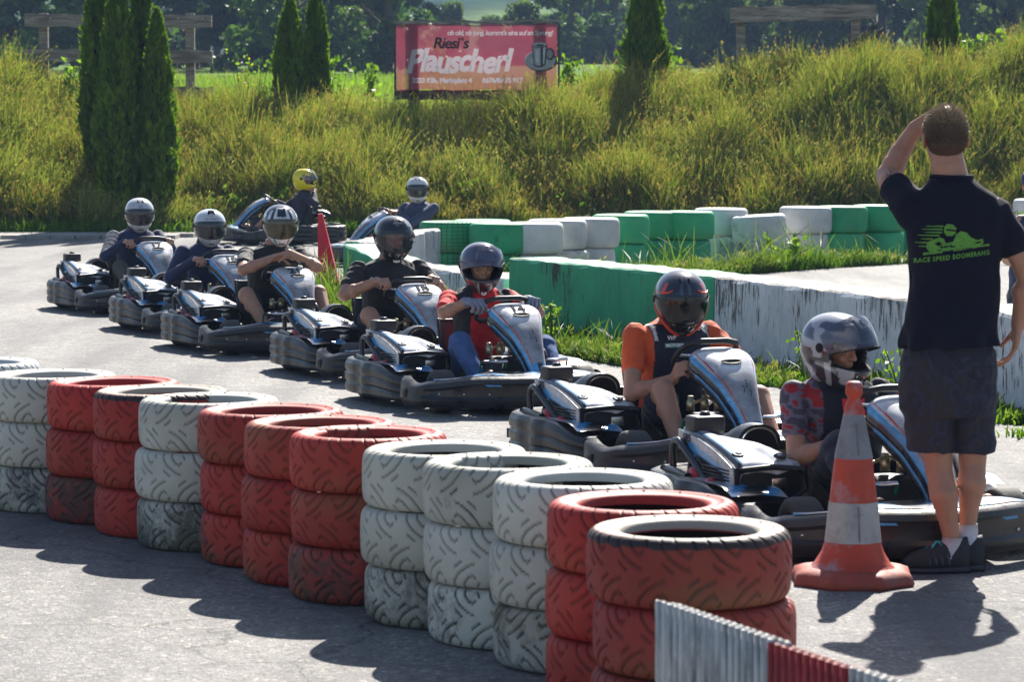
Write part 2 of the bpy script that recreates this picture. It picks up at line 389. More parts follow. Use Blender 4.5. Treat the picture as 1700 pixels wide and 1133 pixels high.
# far hillside with woods
xs = np.linspace(-900, 900, 70); ys = np.linspace(430, 1900, 40); X, Y = np.meshgrid(xs, ys, indexing='ij')
P = np.stack([X.ravel(), Y.ravel()], 1)
Z = 4.5 + (Y - 430) * .13 + 26 * (vnoise(P, .004).reshape(X.shape) - .4) * sstep(430, 900, Y) + 7 * vnoise(P, .03, 3).reshape(X.shape) * sstep(500, 800, Y)
hm, ns, ls, p = new_mat('wooded hillside'); tc = ns.new('ShaderNodeTexCoord')
n1 = N(ns, 'ShaderNodeTexNoise', i_Scale=.006, i_Detail=3.0); ls.new(tc.outputs['Object'], n1.inputs[0]); n2 = N(ns, 'ShaderNodeTexNoise', i_Scale=.09, i_Detail=5.0); ls.new(tc.outputs['Object'], n2.inputs[0])
ra = ramp(ns, [(.47, (.025, .05, .02)), (.53, (.12, .17, .05))]); ls.new(n1.outputs[0], ra.inputs[0]); rb = ramp(ns, [(.3, (.5,) * 3), (.7, (1.4,) * 3)]); ls.new(n2.outputs[0], rb.inputs[0])
ls.new(mixc(ns, ls, 1, ra.outputs[0], rb.outputs[0], 'MULTIPLY'), p.inputs['Base Color']); p.inputs['Roughness'].default_value = 1; p.inputs['Specular IOR Level'].default_value = .0
tag(mesh_np('hills', np.stack([X, Y, Z], -1).reshape(-1, 3), grid_faces(70, 40), hm), kind='structure')

# ---------------------------------------------------------------- grass, as blades
M_GRASS = leaf_mat('grass blades', tr=.36)
def grass(name, pts, z, h, lean=.35, width=.010, tipcol=None, basecol=None, seeds=None, seedcol=None, kind='stuff', az=None):
    n = len(pts); g = np.random.default_rng(abs(hash(name)) % 999 if False else len(name) * 31 + n % 977)
    ts = np.array([0, .3, .62, .86, 1.0]); wt = np.array([.8, 1, .8, .45, .04]); L = len(ts)
    a = g.uniform(0, 2 * np.pi, n) if az is None else az + g.normal(0, .9, n)
    ln = np.abs(g.normal(lean, lean * .6, n)); ld = np.stack([np.cos(a), np.sin(a)], 1)
    fa = g.normal(0, .8, n); fd = np.stack([np.cos(fa), np.sin(fa)], 1); w_ = width * g.uniform(.6, 1.5, n)
    V = np.zeros((n, L, 2, 3)); Cc = np.zeros((n, L, 2, 3))
    for k in range(L):
        t = ts[k]; c = pts + ld * (ln * h * t * t)[:, None]; zz = z + h * t * (1 - .35 * ln * t)
        for s, sg in enumerate((-1, 1)):
            V[:, k, s, :2] = c + fd * (sg * w_ * wt[k] / 2)[:, None]; V[:, k, s, 2] = zz
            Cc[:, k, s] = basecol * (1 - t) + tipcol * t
    base = (np.arange(n) * L * 2)[:, None, None]; q = np.array([[2 * k, 2 * k + 1, 2 * k + 3, 2 * k + 2] for k in range(L - 1)])[None]
    F = (base + q).reshape(-1, 4); V = V.reshape(-1, 3); Cc = Cc.reshape(-1, 3)
    if seeds is not None:      # seed heads: small leaflets clustered round the tip
        idx = np.where(g.random(n) < seeds)[0]; K = 7; m_ = len(idx)
        t = g.uniform(.72, 1.02, (m_, K)); li = ln[idx][:, None]; hi = h[idx][:, None]
        cx = pts[idx, 0][:, None] + ld[idx, 0][:, None] * li * hi * t * t; cy = pts[idx, 1][:, None] + ld[idx, 1][:, None] * li * hi * t * t
        cz = z[idx][:, None] + hi * t * (1 - .35 * li * t)
        s = .024 * g.uniform(.6, 1.3, (m_, K)); cx = cx + g.normal(0, .012, (m_, K)); cy = cy + g.normal(0, .012, (m_, K))
        an = g.uniform(-.9, .9, (m_, K)); dx, dz = np.sin(an) * s, np.cos(an) * s; wx, wz = np.cos(an) * s * .22, -np.sin(an) * s * .22
        Q = np.stack([np.stack([cx - dx, cy, cz - dz], -1), np.stack([cx + wx, cy + .004, cz + wz], -1), np.stack([cx + dx, cy, cz + dz], -1), np.stack([cx - wx, cy - .004, cz - wz], -1)], 2).reshape(-1, 3)
        sc_ = (seedcol[idx] if seedcol.ndim == 2 else np.repeat(seedcol[None], m_, 0)); sc_ = np.repeat(sc_, K * 4, 0) * g.uniform(.7, 1.25, (m_ * K, 1)).repeat(4, 0)
        F = np.vstack([F, len(V) + np.arange(m_ * K * 4).reshape(-1, 4)]); V = np.vstack([V, Q]); Cc = np.vstack([Cc, sc_])
    o = mesh_np(name, V, F, M_GRASS, col=Cc, smooth=False)
    return tag(o, kind=kind)
def pal(n, pts, stops, seed, s=.7, jit=.3):
    """patchy mix of natural grass colours"""
    f = vnoise(pts, s, seed) * .75 + vnoise(pts, s * 3.1, seed + 5) * .45 - .1 + rng.normal(0, jit * .5, n); f = np.clip(f, 0, .999) * (len(stops) - 1)
    i = f.astype(int); fr = (f - i)[:, None]; S = np.array(stops); return (S[i] * (1 - fr) + S[i + 1] * fr) * rng.uniform(.75, 1.25, (n, 1))
G_DK, G_MD, G_LT = (.022, .055, .008), (.07, .145, .016), (.15, .26, .028)
G_YL, G_OC, G_BR = (.27, .31, .06), (.34, .28, .09), (.22, .13, .05)
# embankment
n = 330000; pts = np.stack([rng.uniform(-15, 14, n), 45.5 + 6.6 * rng.random(n) ** 1.0], 1)
pts = pts[~((pts[:, 1] > 51.2) & (rng.random(n) < .4))]; n = len(pts)
z = T(pts[:, 0], pts[:, 1]) - .03
patch = vnoise(pts, .9, 2); hh = (.46 + .55 * patch + .16 * rng.normal(0, 1, n)).clip(.15, 1.3)
hh *= .62 + .85 * vnoise(pts, 2.6, 8)
hh *= np.interp(pts[:, 1], [45.5, 46.3, 49, 50.5, 52.2], [.45, .85, 1.0, .75, .5])
hh *= np.where((pts[:, 0] > -2.6) & (pts[:, 0] < 1.2) & (pts[:, 1] > 49.3), .72, 1) * np.where((pts[:, 0] < -6.2), 1.15, 1)
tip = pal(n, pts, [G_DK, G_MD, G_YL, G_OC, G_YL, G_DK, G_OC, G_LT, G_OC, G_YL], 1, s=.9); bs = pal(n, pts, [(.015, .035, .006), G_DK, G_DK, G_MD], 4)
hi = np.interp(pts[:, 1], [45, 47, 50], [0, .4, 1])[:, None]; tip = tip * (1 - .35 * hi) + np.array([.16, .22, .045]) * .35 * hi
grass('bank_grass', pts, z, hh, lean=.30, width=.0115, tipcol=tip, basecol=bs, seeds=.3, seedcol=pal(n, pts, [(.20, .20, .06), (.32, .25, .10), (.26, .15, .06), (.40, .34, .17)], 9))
# lush short grass at the foot of the bank and on its crest
n = 42000; pts = np.stack([rng.uniform(-14, 13, n), rng.uniform(45.1, 46.6, n)], 1)
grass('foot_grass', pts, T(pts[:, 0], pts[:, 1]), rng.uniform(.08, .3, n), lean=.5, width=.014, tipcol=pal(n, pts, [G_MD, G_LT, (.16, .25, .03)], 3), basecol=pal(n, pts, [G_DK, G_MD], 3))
# crest stalks
n = 42000; pts = np.stack([rng.uniform(-10, 10, n), rng.uniform(46.6, 51.0, n)], 1); pts = pts[(vnoise(pts, 1.7, 4) > .35)]; n = len(pts)
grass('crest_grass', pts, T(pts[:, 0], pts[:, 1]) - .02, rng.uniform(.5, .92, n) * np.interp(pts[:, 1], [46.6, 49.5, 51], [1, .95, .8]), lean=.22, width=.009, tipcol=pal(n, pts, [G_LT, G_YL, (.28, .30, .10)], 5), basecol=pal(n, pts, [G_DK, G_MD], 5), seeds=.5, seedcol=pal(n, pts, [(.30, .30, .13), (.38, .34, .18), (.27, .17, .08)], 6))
# tall weeds, left
n = 30000; pts = np.stack([rng.uniform(-13, -5.9, n), rng.uniform(45.9, 49.5, n)], 1); pts[:, 0] += 1.6 * (rng.random(n) < .25); pts[:, 1] = np.where(pts[:, 0] > -6.4, rng.uniform(45.3, 45.9, n), pts[:, 1]); ok = rng.random(n) < np.interp(pts[:, 0], [-9, -7, -5.9, -4.6], [1, .8, .5, .1]); pts = pts[ok]; n = len(pts)
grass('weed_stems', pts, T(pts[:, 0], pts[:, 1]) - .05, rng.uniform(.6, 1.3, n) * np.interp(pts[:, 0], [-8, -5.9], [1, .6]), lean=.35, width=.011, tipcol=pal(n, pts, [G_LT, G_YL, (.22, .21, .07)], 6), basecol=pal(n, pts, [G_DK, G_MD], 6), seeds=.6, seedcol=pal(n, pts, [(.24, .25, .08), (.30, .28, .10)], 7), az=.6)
# meadow behind the bank
n = 90000; u = rng.random(n); pts = np.stack([rng.uniform(-1, 1, n) * (12 + 14 * u), 52.5 + 60 * u ** 1.5], 1)
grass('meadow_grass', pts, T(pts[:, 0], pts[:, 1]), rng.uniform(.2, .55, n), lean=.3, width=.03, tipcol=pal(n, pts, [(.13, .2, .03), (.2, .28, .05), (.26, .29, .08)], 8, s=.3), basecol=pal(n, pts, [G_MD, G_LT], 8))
def strip_pts(poly_, n, seed=0):
    P = np.array(poly_); lo, hi_ = P.min(0), P.max(0); out = []
    while sum(map(len, out)) < n:
        q = rng.uniform(lo, hi_, (n, 2)); ins = np.zeros(len(q), bool)
        for (x0, y0), (x1, y1) in zip(P, np.roll(P, -1, 0)):
            c = ((y0 > q[:, 1]) != (y1 > q[:, 1])) & (q[:, 0] < (x1 - x0) * (q[:, 1] - y0) / (y1 - y0 + 1e-12) + x0); ins ^= c
        q = q[ins]; q = q[rng.random(len(q)) < .25 + .9 * vnoise(q, 2.2, seed)]; out.append(q)
    return np.concatenate(out)[:n]
V1 = [(-.15, 25.75), (1.45, 22.85), (2.5, 20.15), (3.3, 18.5), (4.6, 15.8), (4.35, 15.4), (2.75, 18.2), (1.75, 20.3), (.95, 21.6), (-.2, 24.2), (-.75, 26.6)]
V2 = [(-2.3, 29.9), (-1.65, 28.9), (-.7, 26.6), (-.4, 25.2), (-1.0, 25.4), (-1.75, 27.3), (-2.2, 28.6)]
V3 = [(-.4, 33.1), (.9, 32.6), (2.1, 33.9), (3.4, 36.3), (6.2, 37.9), (9, 39.4), (9, 37.6), (5.5, 37.7), (3.5, 35.6), (2.6, 34.4), (1.5, 31.6), (-.2, 31.3)]
for k, (vp, n, h0, h1) in enumerate(((V1, 17000, .02, .13), (V2, 9000, .05, .28), (V3, 16000, .04, .26))):
    q = strip_pts(vp, n, k + 3); tall = rng.random(n) < .06
    grass('verge_grass', q, np.zeros(n), rng.uniform(h0, h1, n) * np.where(tall, 2.2, 1) * (.5 + .9 * vnoise(q, 1.5, 2)), lean=.55, width=.012, tipcol=pal(n, q, [G_MD, (.10, .16, .025), (.17, .20, .05), (.22, .21, .07)], 12 + k), basecol=pal(n, q, [G_DK, G_MD], 13), seeds=.02, seedcol=np.array([.3, .28, .12]))
    sheet('verge', [tuple(p_) for p_ in vp], .006, M_SOIL)
# small tufts breaking the asphalt edge far right
q = np.concatenate([rng.normal((3.05, 17.2), (.12, .05), (260, 2)), rng.normal((2.95, 18.0), (.25, .07), (300, 2))]); n = len(q)
grass('tuft_grass', q, np.zeros(n), rng.uniform(.03, .11, n), lean=.6, width=.012, tipcol=pal(n, q, [G_LT, G_YL], 3), basecol=pal(n, q, [G_MD, G_LT], 3))

# ---------------------------------------------------------------- leafy plants
M_LEAF = leaf_mat('broad leaves', tr=.45)
M_STEM = M('plant stem', (.10, .13, .04), .7)
def leaves_mesh(C, size, nrm_jit, col, name, parent, mat=M_LEAF, aspect=1.6, g=rng, droop=0):
    n = len(C); a = g.normal(0, 1, (n, 3)); a /= np.linalg.norm(a, axis=1)[:, None]; b = g.normal(0, 1, (n, 3)); b -= a * (a * b).sum(1)[:, None]; b /= np.linalg.norm(b, axis=1)[:, None]
    s = size * g.uniform(.6, 1.4, n); u = a * (s * aspect / 2)[:, None]; v = b * (s / 2)[:, None]; c = np.cross(a, b) * (s * .18)[:, None]
    Q = np.stack([C - u, C - u * .1 + v + c, C + u, C - u * .1 - v + c], 1).reshape(-1, 3)
    return mesh_np(name, Q, np.arange(4 * n).reshape(-1, 4), mat, parent, col=np.repeat(col, 4, 0), smooth=False)
def leafy_plant(x, y, h, wd, nst, label, lc=((.08, .16, .02), (.2, .3, .04)), ls_=.07, nl=26, cat='plant', name='leafy_plant', flower=None):
    z0 = float(T(x, y)) - .03 if y > 45 else 0.0; e = empty(name, (x, y, z0), 0, label, cat); sm = MB(); C = []
    for k in range(nst):
        a = rng.uniform(0, 6.28); r_ = rng.uniform(0, wd * .35); top = Vector((math.cos(a) * r_ * 2.1, math.sin(a) * r_ * 1.6, h * rng.uniform(.65, 1))); b0 = Vector((math.cos(a) * r_ * .6, math.sin(a) * r_ * .6, 0))
        mid_ = (b0 + top) / 2 + Vector((0, 0, .04)); sm.tube([b0, mid_, top], [.008, .006, .003], 5)
        for j in range(nl):
            t = rng.uniform(.12, 1.02); p_ = b0.lerp(mid_, t * 2) if t < .5 else mid_.lerp(top, t * 2 - 1); sp = ls_ * (1.3 - .6 * t)
            C.append(np.array(p_) + rng.normal(0, sp, 3) * (1, 1, .5))
    C = np.array(C); f = rng.random((len(C), 1)); col = np.array(lc[0]) * (1 - f) + np.array(lc[1]) * f
    if len(C): leaves_mesh(C, ls_, 1, col, 'foliage', e)
    sm.build('stem', M_STEM, e)
    if flower is not None:
        D = C[rng.random(len(C)) < .2] + (0, 0, .05); leaves_mesh(D, .03, 1, np.repeat(np.array([flower]), len(D), 0), 'flowers', e)
    return e
LP = [(-3.0, 50.9, 1.35, .5, 7, 'bright green leafy shrub standing left of the pink banner'), (-2.35, 51.0, 1.45, .6, 8, 'broad leafy shrub touching the left post of the pink banner'),
      (-3.6, 51.2, 1.15, .4, 5, 'small pointed green shrub between the paired conifers and the shrubs by the banner'), (.95, 50.9, 1.35, .6, 9, 'bushy green shrub growing just right of the pink banner'),
      (1.55, 51.3, 1.05, .5, 6, 'low leafy shrub between the shrub right of the banner and the single conifer'), (2.75, 51.0, 1.15, .6, 7, 'leafy shrub at the right foot of the single conifer behind the bank'),
      (-7.2, 49.6, 1.3, .4, 4, 'pale green thistle-like plant in front of the left fence post'), (-6.6, 50.2, .95, .5, 5, 'bright leafy weed under the lower rail of the left fence'),
      (7.7, 50.4, 1.0, .5, 7, 'leafy shrub on the bank crest right of the far right conifer')]
for a in LP: leafy_plant(*a)
for k, (x, y, h, lab) in enumerate([(2.15, 51.5, 1.6, 'thin yellow-flowered wild plant left of the single conifer'), (-4.4, 51.6, 1.6, 'tall yellow-flowered wild plants right of the left fence')]):
    leafy_plant(x, y, h, .9, 9, lab, nl=14, ls_=.045, flower=(.6, .5, .03), name='wildflower', cat='wildflower')
for x, y, h, wd, lab in [(3.0, 49.0, .55, .6, 'large dark green dock leaves low on the bank above the green tyres'), (-.35, 46.4, .7, .9, 'leafy weeds at the foot of the bank behind the half-hidden driver'),
                 (5.9, 47.5, .6, .8, 'bright leafy weeds on the bank left of the standing man'), (-3.9, 46.0, .7, .7, 'pale flowering weed left of the yellow-helmeted driver'), (.3, 23.4, .4, .12, 'single leafy weed sprouting against the green barrier'),
                 (2.45, 18.9, .42, .3, 'dark leafy weed clump by the white barrier near the raised-visor driver'), (2.0, 20.7, .38, .25, 'upright weed growing against the peeling white barrier'), (3.3, 17.9, .45, .35, 'green weed clump at the barrier right of the standing man'),
                 (3.1, 35.6, .42, .35, 'dark weed in front of the white tyres beyond the barrier'), (6.2, 37.1, .65, .4, 'tall leafy weed beside the last green tyres beside the standing man')]:
    leafy_plant(x, y, h, wd, 6, lab, nl=16, ls_=.055 if y > 30 else .03, name='weed', cat='weed')

# broad-leaved herbs scattered through the bank as ground cover
nc = 190; cc = np.stack([rng.uniform(-14, 13, nc), 45.7 + 5 * rng.random(nc) ** 1.2], 1); q = []
for x, y in cc:
    m_ = rng.integers(25, 110); r_ = rng.uniform(.12, .38); hh_ = rng.uniform(.15, .55); px = rng.normal(x, r_, m_); py = rng.normal(y, r_ * .6, m_); q.append(np.stack([px, py, T(px, py) + hh_ * rng.random(m_) ** .6], 1))
q = np.concatenate(q); f = vnoise(q, .8, 5)[:, None] * .7 + rng.random((len(q), 1)) * .3
tag(leaves_mesh(q, .062, 1, np.array((.03, .08, .012)) * (1 - f) + np.array((.15, .29, .03)) * f, 'bank_herbs', None), kind='stuff')

# ---------------------------------------------------------------- narrow conifers
M_CON = leaf_mat('conifer sprays', tr=.34, rough=.6); M_BARK = M('bark', (.10, .075, .05), .9, var=.4, bump=.6, bscale=30)
def conifer(x, y, z0, ztop, rad, label, seed):
    e = empty('conifer', (x, y, z0), 0, label, 'conifer', 'narrow garden conifers'); g = np.random.default_rng(seed); H = ztop - z0; n = int(7500 * H * rad / .8)
    t = g.random(n) ** .85; prof = np.interp(t, [0, .12, .4, .7, .88, 1], [.72, .95, 1, .74, .42, .03]); a = g.uniform(0, 6.283, n)
    q = np.stack([np.cos(a) * 2, np.sin(a) * 2, t * H * 3], 1); lump = .60 + .58 * vnoise(q, 1.9, seed) + .12 * np.sin(a * 5 + t * 9)
    r_ = rad * prof * lump * (1 - .22 * g.random(n) ** 2 + .16 * (g.random(n) < .06))
    C = np.stack([np.cos(a) * r_, np.sin(a) * r_, t * H + .1], 1)
    # upright sprays
    up = np.stack([np.cos(a) * .35, np.sin(a) * .35, np.ones(n)], 1) + g.normal(0, .3, (n, 3)); up /= np.linalg.norm(up, axis=1)[:, None]
    sd_ = np.cross(up, g.normal(0, 1, (n, 3))); sd_ /= np.linalg.norm(sd_, axis=1)[:, None]; s = g.uniform(.05, .10, n)[:, None]
    Q = np.stack([C - up * s * .5, C + sd_ * s * .32, C + up * s, C - sd_ * s * .32], 1).reshape(-1, 3)
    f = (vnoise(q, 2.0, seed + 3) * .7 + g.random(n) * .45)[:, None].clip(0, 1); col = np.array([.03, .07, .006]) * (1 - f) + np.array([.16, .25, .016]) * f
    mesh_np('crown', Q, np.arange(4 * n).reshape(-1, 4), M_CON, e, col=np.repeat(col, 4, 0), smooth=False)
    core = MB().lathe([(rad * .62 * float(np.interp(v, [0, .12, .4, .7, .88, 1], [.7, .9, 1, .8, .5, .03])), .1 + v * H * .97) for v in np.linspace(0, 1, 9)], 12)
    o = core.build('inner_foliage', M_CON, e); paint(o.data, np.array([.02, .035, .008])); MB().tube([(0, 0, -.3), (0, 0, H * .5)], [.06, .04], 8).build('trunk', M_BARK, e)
for a in [(-6.2, 46.6, .35, 4.4, .32, 'tallest dark conifer at the back left of the group of four', 1), (-5.86, 45.8, .12, 3.62, .34, 'broad dark conifer at the front of the group of four', 2),
          (-5.58, 46.4, .3, 3.9, .27, 'slim conifer squeezed second from the right in the group of four', 3), (-5.27, 45.8, .1, 3.22, .27, 'shortest conifer on the right edge of the group of four', 4),
          (-3.62, 50.4, 1.3, 3.58, .27, 'left and wider conifer of the pair left of the banner', 5), (-3.24, 50.9, 1.3, 3.74, .24, 'right conifer of the pair left of the banner', 6),
          (2.2, 50.6, 1.8, 4.0, .37, 'single dark conifer right of the pink banner', 7), (7.12, 51, 2.2, 3.95, .29, 'conifer on the bank behind the standing man, furthest right', 8)]: conifer(*a)

# ---------------------------------------------------------------- far trees
M_TREE = leaf_mat('tree leaves', tr=.35)
def tree_proto(seed, H, W, cols):
    g = np.random.default_rng(seed); e = empty('tree', (0, 0, 0)); t = MB()
    t.tube([(0, 0, -.5), (.1, 0, H * .3), (-.1, .1, H * .75)], [.28, .2, .06], 8)
    for k in range(9):
        a = g.uniform(0, 6.28); z1 = H * g.uniform(.08, .6); L = W * g.uniform(.25, .45); t.tube([(0, 0, z1), (math.cos(a) * L * .5, math.sin(a) * L * .5, z1 + L * .4), (math.cos(a) * L, math.sin(a) * L, z1 + L * .9)], [.09, .05, .02], 5)
    t.build('trunk', M_BARK, e)
    nb = 46; a = g.uniform(0, 6.28, nb); zt = g.random(nb); rr = W / 2 * np.sqrt(g.random(nb)) * np.interp(zt, [0, .3, .7, 1], [.9, 1, .75, .3])
    B = np.stack([np.cos(a) * rr, np.sin(a) * rr, .3 + zt * H], 1); bs_ = g.uniform(.5, 1.15, nb); n = 9000; i = g.integers(0, nb, n)
    d = g.normal(0, 1, (n, 3)); d /= np.linalg.norm(d, axis=1)[:, None]; C = B[i] + d * (bs_[i] * (.55 + .45 * g.random(n)))[:, None] * (1, 1, .7); C[:, 2] = np.maximum(C[:, 2], .05)
    f = (.45 * g.random(n) + .55 * g.random(nb)[i])[:, None]; col = np.array(cols[0]) * (1 - f) + np.array(cols[1]) * f
    leaves_mesh(C, .24, 1, col, 'crown', e, M_TREE, g=g); return e
kinds = [tree_proto(11, 11, 6.5, ((.012, .036, .012), (.045, .09, .03))), tree_proto(12, 9, 6, ((.03, .07, .014), (.11, .18, .035))), tree_proto(13, 8, 6, ((.06, .09, .05), (.19, .23, .14))), tree_proto(14, 5.2, 4.6, ((.03, .06, .02), (.12, .17, .05)))]
dsc = ['dark dense tree', 'mid green bushy tree', 'silvery pale willow-like tree', 'small round green tree']
TR = [(-25.5, 148, 0, 'behind the far left field edge'), (-21.6, 140, 1, 'left of the wooden fence'), (-22.6, 118, 2, 'at the left edge of the picture'), (-19.2, 152, 0, 'behind the left fence'), (-16.2, 158, 0, 'behind the group of four conifers'),
      (-17.6, 128, 1, 'behind the top fence rail'), (-12.6, 150, 0, 'right of the left fence, in deep shade'), (-10.2, 156, 0, 'between the fence and the paired conifers'), (-9.2, 132, 1, 'between fence and paired conifers, lit on top'), (-7.2, 148, 0, 'behind the paired conifers'),
      (-5.4, 136, 1, 'left of the pink banner'), (-3.9, 190, 3, 'far behind the left half of the banner'), (-1.2, 230, 3, 'far behind the middle of the banner'), (2.8, 240, 3, 'far behind the right half of the banner'), (3.6, 186, 1, 'right behind the banner edge'),
      (6.6, 196, 1, 'between the banner and the single conifer'), (6.4, 230, 3, 'rising behind the banner corner'), (9.6, 186, 2, 'right of the single conifer'), (12.6, 176, 2, 'left of the right wooden rail'), (12.2, 222, 1, 'high behind the right of the single conifer'),
      (16.3, 168, 1, 'under the left half of the right rail'), (19.2, 160, 0, 'under the right half of the right rail'), (22.8, 156, 0, 'right of the broken rail'), (25.6, 150, 2, 'left of the far right conifer'), (27.6, 160, 0, 'behind the far right conifer'), (30.5, 150, 0, 'beyond the standing man at the right edge'), (33, 158, 1, 'off to the far right beyond the last conifer'),
      (0.6, 172, 3, 'hidden low behind the banner centre'), (-28, 156, 1, 'furthest left in the row of field trees')]
TR += [(x, y, kd, lab) for x, y, kd, lab in [(5.2, 210, 0, 'in the gap right of the banner'), (9.0, 214, 0, 'in second rank behind the single conifer'), (13.2, 204, 0, 'in second rank left of the right rail'), (17.6, 200, 0, 'in second rank behind the right rail'), (21.5, 196, 1, 'in second rank, right end of the rail'), (25.2, 192, 0, 'in second rank left of the last conifer'),
    (30.6, 190, 0, 'in second rank right of the last conifer'), (35.6, 200, 0, 'in second rank beyond the picture edge'), (-12.0, 182, 0, 'in second rank right of the left fence'), (-17.8, 186, 0, 'in second rank behind the left fence'), (-23.6, 182, 0, 'in second rank at far left'), (-6.6, 176, 0, 'in second rank behind the paired conifers'), (15.4, 158, 3, 'at the field edge below the right rail'), (21.0, 150, 3, 'at the field edge right of the rail'), (28.8, 148, 3, 'at the field edge by the last conifer'), (10.9, 162, 3, 'at the field edge left of the right rail')]]
fresh = [True] * 4
for k, (x, y, kd, lab) in enumerate(TR):
    o = kinds[kd] if fresh[kd] else copy_tree(kinds[kd]); fresh[kd] = False
    o.location = (x, y, float(T(x, y)) - .2); o.rotation_euler = (0, 0, rng.uniform(0, 6.28)); s = rng.uniform(.85, 1.2) * (.62 if (kd == 3 and abs(x) < 7) else 1); o.scale = (s, s, s * rng.uniform(.9, 1.1))
    tag(o, dsc[kd] + ' ' + lab, 'tree', 'trees beyond the meadow')

# ---------------------------------------------------------------- weathered wooden rails
def wood_mat(name, a, b):
    m, ns, ls, p = new_mat(name); vec, _ = coords(ns, ls, (1, 1, 9)); n1 = N(ns, 'ShaderNodeTexNoise', i_Scale=2.5, i_Detail=8.0, i_Roughness=.7, i_Distortion=.6); ls.new(vec, n1.inputs[0])
    r = ramp(ns, [(.35, a), (.62, b)]); ls.new(n1.outputs[0], r.inputs[0]); ls.new(r.outputs[0], p.inputs['Base Color']); p.inputs['Roughness'].default_value = .85
    bb = N(ns, 'ShaderNodeBump', i_Strength=.6, i_Distance=.02); ls.new(n1.outputs[0], bb.inputs['Height']); ls.new(bb.outputs[0], p.inputs['Normal']); return m
M_WOOD = wood_mat('weathered wood', (.10, .08, .065), (.36, .32, .27)); M_WOODD = wood_mat('dark wood', (.03, .024, .02), (.11, .09, .075))
def rail(a, b, h, t, name, parent, mat=None):
    mb = MB(); a, b = Vector(a), Vector(b); n = 14; V = []
    for i in range(n + 1):
        p_ = a.lerp(b, i / n); dz = .012 * math.sin(i * 2.3 + a.z * 7); hh_ = h * (1 + .05 * math.sin(i * 1.7))
        V += [p_ + Vector((0, -t / 2, -hh_ / 2 + dz)), p_ + Vector((0, t / 2, -hh_ / 2 + dz)), p_ + Vector((0, t / 2, hh_ / 2 + dz)), p_ + Vector((0, -t / 2, hh_ / 2 + dz))]
    F = [tuple(f) for f in grid_faces(n + 1, 4, False, True)] + [(3, 2, 1, 0), tuple(4 * n + k for k in range(4))]; mb.add(V, F)
    return mb.build(name, mat or M_WOOD, parent, smooth=False)
e = empty('wooden_fence', (-6.5, 51, 1.3), 0, 'weathered grey wooden fence of three heavy rails behind the group of four conifers', 'fence')
for (x0, x1, z0, z1) in [(-8.03, -4.95, 3.33, 3.31), (-8.07, -4.94, 2.76, 2.73), (-7.5, -4.93, 2.16, 2.13)]: rail((x0 + 6.5, -.1, z0 - 1.3), (x1 + 6.5, -.1, z1 - 1.3), .21, .1, 'rail', e)
for x in (-7.74, -5.32): MB().box((x + 6.5, .02, .75), (.15, .13, 2.8), bev=.012).build('post', M_WOOD, e, smooth=False)
bolts = MB()
for x in (-7.9, -7.6, -5.5, -5.1): bolts.ball((x + 6.5, -.155, 2.06), .013, 8)
bolts.build('bolts', M('bolt metal', (.6, .6, .62), .4, metal=.9), e)
e = empty('wooden_fence', (4.8, 51, 1.9), 0, 'broken grey wooden rail on two posts, left of the far right conifer', 'fence')
rail((-1.2, -.1, 1.52), (1.2, -.1, 1.58), .25, .12, 'rail', e)
for x in (-1.02, .88): MB().box((x, .02, .45), (.14, .13, 2.0), bev=.012).build('post', M_WOOD, e, smooth=False)
for dx, dz in ((0, 0), (.13, -.08)): rail((.55 + dx, -.22 - dx, .85 + dz), (1.2 + dx * .6, -.3 - dx, 1.35 + dz), .09, .08, 'fallen_rail', e, M_WOODD)

